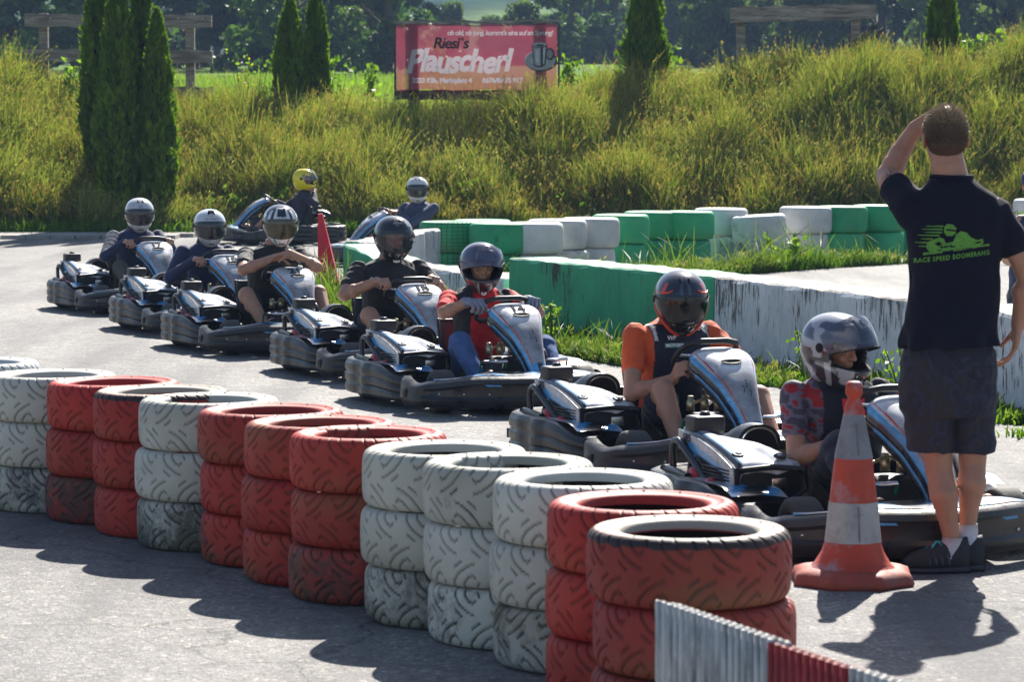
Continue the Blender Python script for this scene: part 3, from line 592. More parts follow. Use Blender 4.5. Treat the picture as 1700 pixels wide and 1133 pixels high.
# ---------------------------------------------------------------- banner
def banner():
    e = empty('advertising_banner', (-.575, 50, 1.3), 0, 'faded pink Plauscherl advertising banner with coffee cup on a wooden frame', 'banner')
    m, ns, ls, p = new_mat('banner vinyl'); vec, _ = coords(ns, ls); n1 = N(ns, 'ShaderNodeTexNoise', i_Scale=2.2, i_Detail=5.0); ls.new(vec, n1.inputs[0])
    r = ramp(ns, [(.3, (.40, .06, .105)), (.7, (.48, .10, .155))]); ls.new(n1.outputs[0], r.inputs[0]); ls.new(r.outputs[0], p.inputs['Base Color']); p.inputs['Roughness'].default_value = .55
    t = ns.new('ShaderNodeBsdfTranslucent'); ls.new(r.outputs[0], t.inputs[0]); mx = ns.new('ShaderNodeMixShader'); mx.inputs[0].default_value = .2; ls.new(p.outputs[0], mx.inputs[1]); ls.new(t.outputs[0], mx.inputs[2]); tp_ = ns.new('ShaderNodeBsdfTransparent'); mx2 = ns.new('ShaderNodeMixShader'); mx2.inputs[0].default_value = .26; ls.new(mx.outputs[0], mx2.inputs[1]); ls.new(tp_.outputs[0], mx2.inputs[2]); ls.new(mx2.outputs[0], ns['Material Output'].inputs[0])
    W, H = 2.6, 1.06; nu, nv = 60, 30; g = []
    ripple = lambda x, z: -.012 * math.sin(x * 5 + z * 3) - .01 * math.sin(z * 11 + x * 2)
    for i in range(nu):
        for j in range(nv):
            x = -W / 2 + W * i / (nu - 1); zz = -H / 2 + H * j / (nv - 1); g.append((x, ripple(x, zz), 1.41 + zz + .008 * math.sin(x * 6) * (j in (0, nv - 1))))
    mesh_np('banner_sheet', g, grid_faces(nu, nv), m, e)
    for x in (-1.02, 1.05): MB().box((x + .0, .14, .55), (.18, .14, 2.9 if x > 0 else 2.85), bev=.015).build('post', M_WOODD, e, smooth=False)
    rail((-1.34, .02, 1.975), (1.34, .02, 1.99), .045, .09, 'top_rail', e); rail((-1.34, .1, .80), (1.34, .1, .80), .16, .06, 'bottom_board', e, M_WOODD)
    for x in (-1.32, 1.335): MB().box((x, .04, 1.4), (.035, .06, 1.1)).build('side_batten', M_WOODD, e, smooth=False)
    wt, ns_, ls_2, p_ = new_mat('banner white'); p_.inputs['Base Color'].default_value = (.8, .82, .84, 1); t_ = ns_.new('ShaderNodeBsdfTranslucent'); t_.inputs[0].default_value = (.8, .82, .84, 1); m_ = ns_.new('ShaderNodeMixShader'); m_.inputs[0].default_value = .7; ls_2.new(p_.outputs[0], m_.inputs[1]); ls_2.new(t_.outputs[0], m_.inputs[2]); ls_2.new(m_.outputs[0], ns_['Material Output'].inputs[0]); bk = M('banner black', (.02, .02, .022), .6); gy = M('banner grey', (.42, .47, .48), .6)
    def put(o, x, z, off=.02):
        return warp(o, lambda v: Vector((v.x + x, -off - v.z + ripple(v.x + x, z + v.y - 1.41) , z + v.y)))
    def put_text(s, size, x, z, mat, name, **k): return put(text_obj(s, size, name, mat, e, **k), x, z)
    put_text("ob old, ob jung, kummt's eina auf an Sprung!", .112, .38, 1.80, wt, 'slogan', shear=.15, offset=.003, spacing=.88)
    put_text('Riesi`s', .25, -.42, 1.63, bk, 'name_lettering', shear=.22, offset=.006, spacing=.9)
    o = text_obj('Plauscherl', .50, 'big_lettering', wt, None, shear=.24, offset=.020, spacing=.90); o2 = text_obj('Plauscherl', .50, 'x', bk, None, shear=.24, offset=.022, spacing=.90)
    V = getv(o); wdt = V[:, 0].max() - V[:, 0].min(); sx = 1.74 / wdt
    jag = lambda v: Vector((v.x * sx, v.y * 1.0 + .018 * math.sin(v.x * 9) , v.z))
    warp(o, jag); warp(o2, lambda v: jag(v) + Vector((.012, -.014, -.004))); bpy.data.objects.remove(o2); put(o, -.30, 1.33, .024); o.parent = e
    put_text('3233 Kilb, Marktplatz 4', .108, -.56, 1.03, wt, 'address_lettering', offset=.006, spacing=.95); put_text('0676/88 75 917', .108, .42, 1.03, wt, 'phone_lettering', offset=.006, spacing=.95)
    # cup and saucer
    c = []; el = lambda cx, cz, rx, rz, n=28, a0=0, a1=6.2832: [(cx + rx * math.cos(a0 + (a1 - a0) * k / n), cz + rz * math.sin(a0 + (a1 - a0) * k / n)) for k in range(n)]
    def P(pts, mat, off):
        o = poly(pts, 'p', mat, .001); warp(o, lambda v: Vector((v.x, -off - v.z, v.y))); c.append(o)
    P(el(1.045, 1.35, .262, .172), bk, .020); P(el(1.03, 1.36, .25, .160), wt, .024); P(el(1.03, 1.345, .15, .09), gy, .028)
    P(el(1.19, 1.46, .075, .10), bk, .030); P(el(1.185, 1.46, .05, .072), wt, .032)
    P([(.90, 1.60), (.925, 1.28), (.97, 1.25), (1.06, 1.25), (1.12, 1.29), (1.15, 1.60)], bk, .034); P([(.915, 1.60), (.94, 1.29), (.975, 1.27), (1.04, 1.27), (1.035, 1.60)], wt, .038); P([(.95, 1.52), (.965, 1.31), (1.01, 1.30), (1.01, 1.52)], gy, .040)
    P([(1.075, 1.60), (1.075, 1.29), (1.10, 1.31), (1.125, 1.60)], gy, .040); P(el(1.025, 1.605, .127, .045), bk, .042); P(el(1.02, 1.612, .115, .038), wt, .046); P(el(1.03, 1.60, .07, .016), bk, .048)
    merge(c, 'cup_emblem', e)
banner()
# ================================================================ BARRIERS
def paint_wall_mat(name, col, under, peel, streak=1.0, grime=.3):
    """thick paint over concrete, flaking in vertical streaks where peel is high"""
    m, ns, ls, p = new_mat(name); vec, _ = coords(ns, ls); mp = ns.new('ShaderNodeMapping'); mp.inputs['Scale'].default_value = (17, 17, 2.4); ls.new(vec, mp.inputs[0])
    n1 = N(ns, 'ShaderNodeTexNoise', i_Scale=1.6, i_Detail=9.0, i_Roughness=.72); ls.new(mp.outputs[0], n1.inputs[0])
    n2 = N(ns, 'ShaderNodeTexNoise', i_Scale=1.1, i_Detail=3.0); ls.new(vec, n2.inputs[0])
    s = math_n(ns, ls, 'ADD', math_n(ns, ls, 'MULTIPLY', n1.outputs[0], .72), math_n(ns, ls, 'MULTIPLY', n2.outputs[0], .40))
    tcz = ns.new('ShaderNodeTexCoord'); sz = ns.new('ShaderNodeSeparateXYZ'); ls.new(tcz.outputs['Object'], sz.inputs[0]); s = math_n(ns, ls, 'ADD', s, math_n(ns, ls, 'MULTIPLY', math_n(ns, ls, 'SUBTRACT', sz.outputs[2], .36), .16 * streak))
    r = ramp(ns, [(1 - peel - .012, (0, 0, 0)), (1 - peel + .012, (1, 1, 1))]); ls.new(s, r.inputs[0])
    nv = N(ns, 'ShaderNodeTexNoise', i_Scale=3.5, i_Detail=6.0); ls.new(vec, nv.inputs[0]); rv = ramp(ns, [(.3, (.78,) * 3), (.7, (1.1,) * 3)]); ls.new(nv.outputs[0], rv.inputs[0])
    base = mixc(ns, ls, 1, (*col, 1), rv.outputs[0], 'MULTIPLY')
    gr = N(ns, 'ShaderNodeTexNoise', i_Scale=2.0, i_Detail=8.0, i_Roughness=.75); ls.new(mp.outputs[0], gr.inputs[0]); rg = ramp(ns, [(.5, (0, 0, 0)), (.75, (grime,) * 3)]); ls.new(gr.outputs[0], rg.inputs[0])
    base = mixc(ns, ls, rg.outputs[0], base, (.06, .06, .055)); c = mixc(ns, ls, r.outputs[0], base, under)
    ls.new(c, p.inputs['Base Color']); p.inputs['Roughness'].default_value = .7
    inv = math_n(ns, ls, 'SUBTRACT', 1.0, r.outputs[0]); b = N(ns, 'ShaderNodeBump', i_Strength=.5, i_Distance=.004); ls.new(inv, b.inputs['Height'])
    b2 = N(ns, 'ShaderNodeBump', i_Strength=.25, i_Distance=.01); ls.new(nv.outputs[0], b2.inputs['Height']); ls.new(b.outputs[0], b2.inputs['Normal']); ls.new(b2.outputs[0], p.inputs['Normal']); return m
M_WG = paint_wall_mat('green wall paint', (.045, .40, .19), (.05, .06, .05), .315, grime=.45)
M_WGT = paint_wall_mat('worn green wall top', (.10, .36, .22), (.11, .13, .10), .40, streak=0, grime=.5)
M_WW = paint_wall_mat('peeling white wall paint', (.74, .75, .77), (.13, .12, .11), .378, grime=.45)
M_WWT = paint_wall_mat('worn white wall top', (.36, .345, .32), (.10, .09, .08), .46, streak=0, grime=.85)
M_WP = paint_wall_mat('plain white wall paint', (.55, .55, .55), (.16, .15, .13), .36, grime=.5)
def barrier(a, b, za, zb, thick, m, mt, label, nfrac=1, sink=.05):
    a, b = Vector((a[0], a[1], 0)), Vector((b[0], b[1], 0)); L = (b - a).length; d = (b - a).normalized(); nrm = Vector((-d.y, d.x, 0))
    if nrm.y < 0: nrm = -nrm
    e = empty('concrete_barrier', (a.x, a.y, 0), math.atan2(d.y, d.x), label, 'barrier wall'); s = 1 if nrm.dot(Vector((-d.y, d.x, 0))) > 0 else -1
    nseg = 40; V = []; bev = .025
    prof = lambda z: [(0, -sink), (.0, z - bev), (bev * .4, z - bev * .3), (bev, z), (thick - bev, z), (thick, z - bev), (thick, -sink)]
    for i in range(nseg + 1):
        x = L * i / nseg; z = za + (zb - za) * i / nseg
        for k, (o, zz) in enumerate(prof(z)):
            j = .006 * math.sin(x * 7 + k * 2.1) + .004 * math.sin(x * 23 + k); V.append((x, s * (o + j), zz + (j * .7 if zz > 0 else 0)))
    F = grid_faces(nseg + 1, 7); F = [tuple(f) for f in F]; top = [1 if f[0] % 7 in (2, 3) else 0 for f in F]
    V2 = V; F += [tuple(range(7)), tuple(nseg * 7 + k for k in range(7))]; top += [0, 0]
    body = [f for f, t in zip(F, top) if not t]; tp = [f for f, t in zip(F, top) if t]
    compact(mesh_np('wall_body', V2, body, m, e, smooth=False)); compact(mesh_np('wall_top', V2, tp, mt, e, smooth=False))
    return e
P0, P1, P2, P3, P4 = (-.03, 25.81), (1.5, 22.85), (2.55, 20.13), (3.13, 18.45), (4.5, 15.2)
dW = ((P1[0] - P0[0]), (P1[1] - P0[1])); at_ = lambda t: (P0[0] - dW[0] * t, P0[1] - dW[1] * t)
barrier(at_(1.02), at_(.76), .585, .45, .45, M_WG, M_WGT, 'short pale green concrete block with a sloping top behind the red cone')
barrier(at_(.76), at_(.03), .45, .42, .42, M_WW, M_WWT, 'low weathered grey-white concrete wall behind the driver in the black helmet')
barrier(P0, P1, .60, .60, .47, M_WG, M_WGT, 'long bright green concrete barrier behind the orange-shirted driver')
barrier((P1[0] + .004, P1[1] - .01), P2, .60, .60, .47, M_WW, M_WWT, 'white concrete barrier with peeling paint between green barrier and standing man')
barrier((P2[0] + .004, P2[1] - .01), P3, .60, .595, .47, M_WW, M_WWT, 'white concrete barrier piece partly hidden behind the standing man')
barrier((P3[0] + .004, P3[1] - .01), P4, .595, .59, .47, M_WG, M_WGT, 'green concrete barrier starting at the right edge beside the man\'s hand')
barrier((-1.44, 29.1), (-.75, 32.1), .60, .61, .16, M_WP, M_WWT, 'thin whitish concrete wall running back from the pale green block')

# ================================================================ TYRES
def tyre_mat(name, rim=None):
    m, ns, ls, p = new_mat(name); vec, oi = coords(ns, ls); at = ns.new('ShaderNodeAttribute'); at.attribute_name = 'Col'; se = ns.new('ShaderNodeSeparateColor'); ls.new(at.outputs['Color'], se.inputs[0])
    base = oi.outputs['Color']; n0 = N(ns, 'ShaderNodeTexNoise', i_Scale=5.0, i_Detail=5.0); ls.new(vec, n0.inputs[0]); r0 = ramp(ns, [(.3, (.8,) * 3), (.7, (1.15,) * 3)]); ls.new(n0.outputs[0], r0.inputs[0])
    c = mixc(ns, ls, 1, base, r0.outputs[0], 'MULTIPLY')
    # scuffed, dirty patches: amount from object colour alpha
    n1 = N(ns, 'ShaderNodeTexNoise', i_Scale=3.6, i_Detail=9.0, i_Roughness=.74); ls.new(vec, n1.inputs[0])
    n3 = N(ns, 'ShaderNodeTexNoise', i_Scale=22.0, i_Detail=5.0, i_Roughness=.8); ls.new(vec, n3.inputs[0])
    s = math_n(ns, ls, 'ADD', math_n(ns, ls, 'MULTIPLY', n1.outputs[0], .8), math_n(ns, ls, 'MULTIPLY', n3.outputs[0], .3))
    s = math_n(ns, ls, 'ADD', s, math_n(ns, ls, 'MULTIPLY', oi.outputs['Alpha'], .46)); s = math_n(ns, ls, 'ADD', s, math_n(ns, ls, 'MULTIPLY', se.outputs[0], .12))
    r1 = ramp(ns, [(.80, (0, 0, 0)), (.93, (.85,) * 3)]); ls.new(s, r1.inputs[0]); c = mixc(ns, ls, r1.outputs[0], c, (.03, .03, .032))
    # grooves coloured darker than the tread around them
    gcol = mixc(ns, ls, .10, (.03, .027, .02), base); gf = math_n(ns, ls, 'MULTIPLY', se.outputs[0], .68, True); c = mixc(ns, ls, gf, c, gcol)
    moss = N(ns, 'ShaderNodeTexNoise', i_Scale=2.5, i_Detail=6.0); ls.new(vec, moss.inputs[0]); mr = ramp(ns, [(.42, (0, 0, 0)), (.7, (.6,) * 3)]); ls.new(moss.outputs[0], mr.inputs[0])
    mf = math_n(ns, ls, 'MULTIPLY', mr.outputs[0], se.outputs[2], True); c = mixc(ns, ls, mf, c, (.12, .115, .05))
    if rim:
        c = mixc(ns, ls, math_n(ns, ls, 'MULTIPLY', math_n(ns, ls, 'GREATER_THAN', se.outputs[2], 1.4), .85), c, (.40, .38, .31))
        fb = ramp(ns, [(.55, (0, 0, 0)), (.8, (.95,) * 3)]); ls.new(se.outputs[1], fb.inputs[0]); c = mixc(ns, ls, fb.outputs[0], c, rim)
    ls.new(c, p.inputs['Base Color']); p.inputs['Roughness'].default_value = .6; p.inputs['Specular IOR Level'].default_value = .35
    nb = N(ns, 'ShaderNodeTexNoise', i_Scale=70.0, i_Detail=4.0); ls.new(vec, nb.inputs[0]); b = N(ns, 'ShaderNodeBump', i_Strength=.25, i_Distance=.004); ls.new(nb.outputs[0], b.inputs['Height']); ls.new(b.outputs[0], p.inputs['Normal'])
    return m
M_TY = tyre_mat('painted tyre'); M_TYB = tyre_mat('red tyre with black shoulder', (.022, .022, .024))
def seg_dist(P, a, b):
    a, b = np.array(a), np.array(b); ab = b - a; t = np.clip(((P - a) @ ab) / (ab @ ab + 1e-9), 0, 1)[..., None]; return np.linalg.norm(P - (a + t * ab), axis=-1)
def tyre_mesh(name, Ro, W, mat, strokes=None, pitch=.145, nu=640, nv=64, mirror=False, hole=.20):
    hw = W / 2
    key = [(hole - .005, hw * .62), (hole, hw * .86), (hole + .018, hw * .95), (hole + .026, hw * .90), (hole + .055, hw * .985), (Ro - .05, hw), (Ro - .028, hw * .985), (Ro - .010, hw * .88), (Ro - .002, hw * .66), (Ro, hw * .3)]
    full = key + [(r, -z) for r, z in key[::-1]]; K = np.array(full); dd = np.r_[0, np.cumsum(np.linalg.norm(np.diff(K, axis=0), axis=1))]
    from_ = np.linspace(0, dd[-1], nv); prof = np.stack([np.interp(from_, dd, K[:, 0]), np.interp(from_, dd, K[:, 1])], 1)
    for _ in range(2): prof[1:-1] = prof[1:-1] * .5 + (prof[:-2] + prof[2:]) * .25
    a = np.linspace(0, 2 * np.pi, nu, endpoint=False); A, J = np.meshgrid(a, np.arange(nv), indexing='ij'); r = prof[J, 0].copy(); z = prof[J, 1]
    arc = (from_[J] - dd[-1] / 2); gr = np.zeros_like(r)
    if strokes:
        circ = 2 * np.pi * Ro; npit = round(circ / pitch); pt = circ / npit; u = (A / (2 * np.pi) * circ) % pt
        P = np.stack([u, arc * (-1 if mirror else 1)], -1); dmin = np.full(u.shape, 9.)
        for st in strokes:
            for q0, q1 in zip(st[:-1], st[1:]):
                for sh in (-2, -1, 0, 1): dmin = np.minimum(dmin, seg_dist(P, (q0[0] + sh * pt, q0[1]), (q1[0] + sh * pt, q1[1])))
        gr = 1 - sstep(.0018, .0046, dmin); r = r - gr * .0085 * (r > Ro - .05)
    nn = vnoise(np.stack([np.cos(A).ravel() * 3, np.sin(A).ravel() * 3], 1), 1.0, 5).reshape(A.shape); r = r * (1 + .006 * (nn - .5))
    V = np.stack([r * np.cos(A), r * np.sin(A), z], -1).reshape(-1, 3)
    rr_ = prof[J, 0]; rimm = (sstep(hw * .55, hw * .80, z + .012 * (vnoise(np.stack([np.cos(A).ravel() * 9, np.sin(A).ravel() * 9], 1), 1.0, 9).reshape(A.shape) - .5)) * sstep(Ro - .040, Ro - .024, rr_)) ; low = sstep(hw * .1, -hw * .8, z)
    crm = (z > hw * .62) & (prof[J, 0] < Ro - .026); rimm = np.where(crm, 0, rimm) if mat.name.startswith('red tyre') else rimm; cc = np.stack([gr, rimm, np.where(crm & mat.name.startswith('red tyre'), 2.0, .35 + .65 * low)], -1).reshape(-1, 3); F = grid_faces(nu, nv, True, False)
    # inner liner
    inn = np.array([(hole - .005, -hw * .62), (hole + .03, -hw * .72), (Ro - .04, -hw * .6), (Ro - .02, 0), (Ro - .04, hw * .6), (hole + .03, hw * .72), (hole - .005, hw * .62)]); n2 = 64
    a2 = np.linspace(0, 2 * np.pi, n2, endpoint=False); V2 = np.array([(rr * math.cos(t), rr * math.sin(t), zz) for t in a2 for rr, zz in inn]); F2 = grid_faces(n2, 7, True, False) + len(V)
    me_o = mesh_np(name, np.vstack([V, V2]), np.vstack([F, F2]), [mat, M_RUB], col=np.vstack([cc, np.zeros((len(V2), 3))]), fmat=np.r_[np.zeros(len(F)), np.ones(len(F2))])
    me = me_o.data; bpy.data.objects.remove(me_o); return me
M_RUB = M('black rubber', (.018, .018, .019), .75, var=.3)
ST = [[(0, .16), (.004, .115), (.016, .078), (.040, .048), (.072, .026), (.100, .014)], [(.046, .120), (.056, .088), (.076, .064), (.092, .056)], [(.092, .056), (.104, .066)], [(.020, .030), (.050, .008)], [(.105, .100), (.116, .082)], [(.0725, -.16), (.0765, -.115), (.0885, -.078), (.1125, -.048), (.1445, -.026), (.1725, -.014)], [(.1185, -.120), (.1285, -.088), (.1485, -.064), (.1645, -.056)], [(.1645, -.056), (.1765, -.066)], [(.0925, -.030), (.1225, -.008)], [(.1775, -.100), (.1885, -.082)]]
ME_T = tyre_mesh('tyre_a', .30, .2075, M_TY, ST); ME_TM = tyre_mesh('tyre_b', .298, .2075, M_TY, ST, mirror=True); ME_TB = tyre_mesh('tyre_c', .30, .2075, M_TYB, ST)
RED, WHT, GRN = (.42, .024, .018), (.54, .53, .47), (.03, .36, .155)
WG = (.62, .63, .64)
def tyre(me, x, y, z, col, dirt, rz, flip, label, group, cat='tyre'):
    o = bpy.data.objects.new('tyre', me); COL.objects.link(o); o.location = (x, y, z); o.rotation_euler = (math.pi if flip else 0, 0, rz); o.color = (*col, dirt); return tag(o, label, cat, group)
# near wall: x, y, colour, and dirt of the three tyres from the top
NEAR = [(-2.60, 14.85, 'grey-white', WG, (.35, .5, .75), 'stack cut off by the left edge'), (-2.13, 14.16, 'chalky white', WHT, (.22, .15, .62), 'first full white stack from the left'), (-1.80, 13.77, 'red', RED, (.22, .32, .66), 'first red stack from the left'), (-1.53, 13.33, 'red', RED, (.25, .3, .3), 'stack topped by a black-rimmed tyre, second red from left'),
        (-1.29, 12.93, 'white', WHT, (.26, .12, .72), 'lone white stack between two red ones'), (-.97, 12.46, 'red', RED, (.18, .45, .50), 'red stack just right of the lone white one'), (-.76, 11.97, 'red', RED, (.16, .32, .40), 'middle one of three adjoining red stacks'), (-.55, 11.55, 'red', RED, (.18, .22, .58), 'red stack directly left of the white ones'),
        (-.245, 11.01, 'white', WHT, (.18, .12, .62), 'leftmost of three adjoining white stacks'), (0.0, 10.6, 'white', WHT, (.28, .26, .52), 'middle of three adjoining white stacks'), (.225, 10.12, 'white', WHT, (.24, .3, .56), 'rightmost of three adjoining white stacks'), (.405, 9.50, 'red', RED, (.15, .2, .35), 'second red stack from the right end'), (.523, 8.90, 'red', (.32, .030, .025), (.28, .15, .2), 'nearest red stack, at the corrugated panel')]
pos = ['top', 'middle', 'bottom']
for i, (x, y, cn, col, ds, where) in enumerate(NEAR):
    for k in range(3):
        me = ME_TB if (i in (3, 12) and k == 0) else (ME_TM if (i * 3 + k) % 3 == 1 else ME_T); qf = rng.uniform(.82, 1.08); c2 = tuple(v * qf for v in col)
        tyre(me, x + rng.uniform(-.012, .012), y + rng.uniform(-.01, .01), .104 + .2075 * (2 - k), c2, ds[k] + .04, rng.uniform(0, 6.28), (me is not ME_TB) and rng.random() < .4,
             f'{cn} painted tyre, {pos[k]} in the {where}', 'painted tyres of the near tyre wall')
M_TYP = M('smooth tyre paint', (1, 1, 1), .5)
def smooth_tyre_mat():
    m = tyre_mat('smooth painted slick'); return m
ME_S = tyre_mesh('slick', .33, .33, smooth_tyre_mat(), None, nu=72, nv=40, hole=.19); grid_st = [[(0, -.3), (0, .3)]] + [[(0, v), (.06, v)] for v in (-.15, -.11, -.07, -.03, .01, .05, .09, .13)]
ME_SG = tyre_mesh('slick_tread', .33, .33, M_TY, grid_st, pitch=.06, nu=700, nv=120, hole=.19)
FAR = [(-.66, 32.75, 'green', 'fine grid tread, by the thin white wall'), (-.30, 33.3, 'green', 'mostly hidden behind the grid-tread pair'), (-.13, 32.40, 'green', 'scuffed black, third from the left'), (.20, 32.5, 'white', 'leftmost white pair'), (.51, 33.4, 'white', 'second white pair from left'), (.84, 33.95, 'white', 'third white pair, top scuffed'),
       (1.22, 35.0, 'green', 'leftmost of the middle green pairs'), (1.64, 36.1, 'green', 'centre of the middle green pairs'), (2.04, 36.2, 'green', 'rightmost of the middle green pairs'), (2.56, 37.3, 'white', 'white pair with a green smear'), (2.99, 36.9, 'white', 'lower white pair with dirty black rim'), (3.62, 37.95, 'white', 'cleanest white pair, left of last greens'),
       (4.06, 38.1, 'green', 'dark-smeared pair right of cleanest white'), (4.60, 38.6, 'green', 'pair half hidden by the standing man'), (5.15, 39.4, 'green', 'pair behind the man\'s raised arm'), (6.0, 40.3, 'white', 'pair hidden behind the standing man'), (7.03, 41.2, 'white', 'pair at right edge above man\'s shoulder'), (7.7, 41.8, 'green', 'last pair beyond the right edge')]
for i, (x, y, cn, lab) in enumerate(FAR):
    for k in range(2):
        col = GRN if cn == 'green' else (.62, .62, .61); qf = rng.uniform(.85, 1.1); col = tuple(v * qf for v in col)
        z = (.165 + .33 * (1 - k)) - (.07 if i == 10 else .0) * (k == 0); o = tyre(ME_SG if i == 0 else ME_S, x + rng.uniform(-.03, .03), y + rng.uniform(-.03, .03), z, col, (.2 if k == 0 else .42) + (.22 if i in (2, 10) else 0), rng.uniform(0, 6.28), False,
             f'{cn} far-row tyre, {"upper" if k == 0 else "lower"} one: {lab}', 'smooth painted tyres of the far row')
        if i == 10 and k == 0: o.rotation_euler[0] = R(4)

# ================================================================ CORRUGATED PANELS
def corr_mat(name, c):
    m, ns, ls, p = new_mat(name); vec, _ = coords(ns, ls, (6, 6, .8)); n1 = N(ns, 'ShaderNodeTexNoise', i_Scale=4.0, i_Detail=8.0, i_Roughness=.75); ls.new(vec, n1.inputs[0]); at = ns.new('ShaderNodeAttribute'); at.attribute_name = 'Col'
    r = ramp(ns, [(.35, (.25,) * 3), (.55, (1,) * 3)]); ls.new(n1.outputs[0], r.inputs[0]); cc = mixc(ns, ls, 1, (*c, 1), r.outputs[0], 'MULTIPLY'); cc = mixc(ns, ls, 1, cc, at.outputs['Color'], 'MULTIPLY')
    ls.new(cc, p.inputs['Base Color']); p.inputs['Roughness'].default_value = .65; return m
CW, CR = corr_mat('corrugated white', (.55, .55, .54)), corr_mat('corrugated red', (.40, .03, .03))
def corr_panel(x0, y0, x1, y1, h, mat, label, off=0):
    L = math.hypot(x1 - x0, y1 - y0); e = empty('corrugated_panel', (x0, y0, 0), math.atan2(y1 - y0, x1 - x0), label, 'barrier panel'); pit = .034
    for q, nm in ((0, 'front_sheet'), (1, 'back_sheet')):
        n = int(L / pit * 12); V = []; Cc = []
        for i in range(n + 1):
            x = L * i / n; ph = x / pit * 2 * math.pi; cr = math.tanh(1.6 * math.sin(ph)); y = -.007 * cr + q * .045 - off
            for z in (0, .12, .3, .45, h - q * .01): V.append((x, y, z)); Cc.append((.35 + .65 * (cr > -.3),) * 3)
        o = mesh_np(nm, V, grid_faces(n + 1, 5), mat, e, col=np.array(Cc)); bake(o, [('SOLIDIFY', dict(thickness=.005, offset=0))])
    return e
corr_panel(.366, 7.648, .607, 7.065, .605, CW, 'white corrugated panel with black grooves, in front of the nearest red tyre stack')
corr_panel(.607, 7.080, .757, 6.735, .598, CR, 'red corrugated panel between two white ones at the bottom edge', .008)
corr_panel(.752, 6.730, 1.20, 5.65, .602, CW, 'white corrugated panel running out of the bottom right of the picture')

# ================================================================ CONES
def cone_big():
    e = empty('traffic_cone', (1.325, 11.85, 0), .35, 'battered orange traffic cone with grey-white bands beside the standing man', 'traffic cone'); k = .00232
    om = M('cone orange', (.50, .055, .022), .55, var=.3, vscale=7, dirt=((.30, .29, .32), 5.5, .50, .85), bump=.15); bm_ = M('cone base orange', (.34, .062, .038), .7, var=.35, vscale=9, dirt=((.16, .11, .10), 7, .52, .7), bump=.2)
    gm = M('worn reflective band', (.24, .24, .26), .5, var=.25, vscale=8, dirt=((.13, .13, .14), 10, .5, .6), bump=.1); wm = M('white reflective band', (.42, .41, .40), .5, var=.22, vscale=10, dirt=((.22, .21, .20), 12, .5, .6), bump=.1)
    def rz(px): return (968 - px) * k
    def sec(name, lst, mat, tw=1.0): 
        o = MB().lathe(lst, 48).build(name, mat, e); V = getv(o); a = np.arctan2(V[:, 1], V[:, 0]); f = 1 + .022 * np.cos(8 * a); V[:, 0] *= f; V[:, 1] *= f; setv(o, V); return o
    sec('cone_body', [(.0, rz(628)), (.022, rz(629)), (.031, rz(633)), (.034, rz(640)), (.034, rz(650)), (.025, rz(656)), (.025, rz(661)), (.034, rz(668)), (.042, rz(690)), (.0735, rz(757)), (.086, rz(800)), (.093, rz(830)), (.109, rz(897)), (.122, rz(915)), (.150, rz(935)), (.165, rz(940))], om)
    sec('upper_band', [(.0405, rz(684)), (.0445, rz(692)), (.0755, rz(757))], gm); sec('lower_band', [(.0955, rz(830)), (.1025, rz(862)), (.1115, rz(897))], wm)
    for z0, z1, r0, r1, mt in ((697, 750, .049, .074, gm), (835, 893, .099, .111, wm)):
        MB().box(((r0 + r1) / 2 * -.25, -(r0 + r1) / 2 * .985 - .001, (rz(z0) + rz(z1)) / 2), (.003, .004, abs(rz(z1) - rz(z0))), rot=Quaternion((1, 0, 0), -math.atan2(r1 - r0, rz(z0) - rz(z1)))).build('band_seam', M('seam %d' % z0, (.2, .2, .21), .6), e)
    # base: eight-sided skirt with drooping corners
    V = []; ns_ = 64
    for (r, z, sq) in [(.12, .065, 0), (.165, .066, .1), (.205, .060, .8), (.240, .046, 1.3), (.252, .016, 1.3), (.247, .0, 1.3), (.20, .0, 1.3)]:
        for q in range(ns_):
            a = 2 * math.pi * q / ns_; f = 1 / max(abs(math.cos((a % (math.pi / 4)) - math.pi / 8)), .9) ** sq * (math.cos(math.pi / 8) if sq else 1) ** sq; wv = .004 * math.sin(3 * a + 1) * sq
            V.append((r * f * math.cos(a), r * f * math.sin(a), z + (wv if z > .01 else 0)))
    mesh_np('cone_base', V, grid_faces(7, ns_, False, True), bm_, e)
cone_big()
e = empty('traffic_cone', (-1.84, 31.0, 0), 0, 'tall plain red traffic cone leaning behind the driver with crossed arms', 'traffic cone'); e.scale = (1.12,) * 3; e.rotation_euler = (0, R(-7), .3)
rm = M('red cone plastic', (.62, .02, .03), .5, var=.2, vscale=4, dirt=((.12, .02, .02), 6, .62, .7))
MB().lathe([(0, .72), (.028, .72), (.032, .70), (.036, .69), (.14, .04), (.15, .03)], 4).build('cone_body', rm, e, angle=30)
bpy.data.objects[e.children[0].name].rotation_euler = (0, 0, .5)
MB().box((0, 0, .018), (.34, .34, .035), bev=.012).build('cone_base', rm, e)
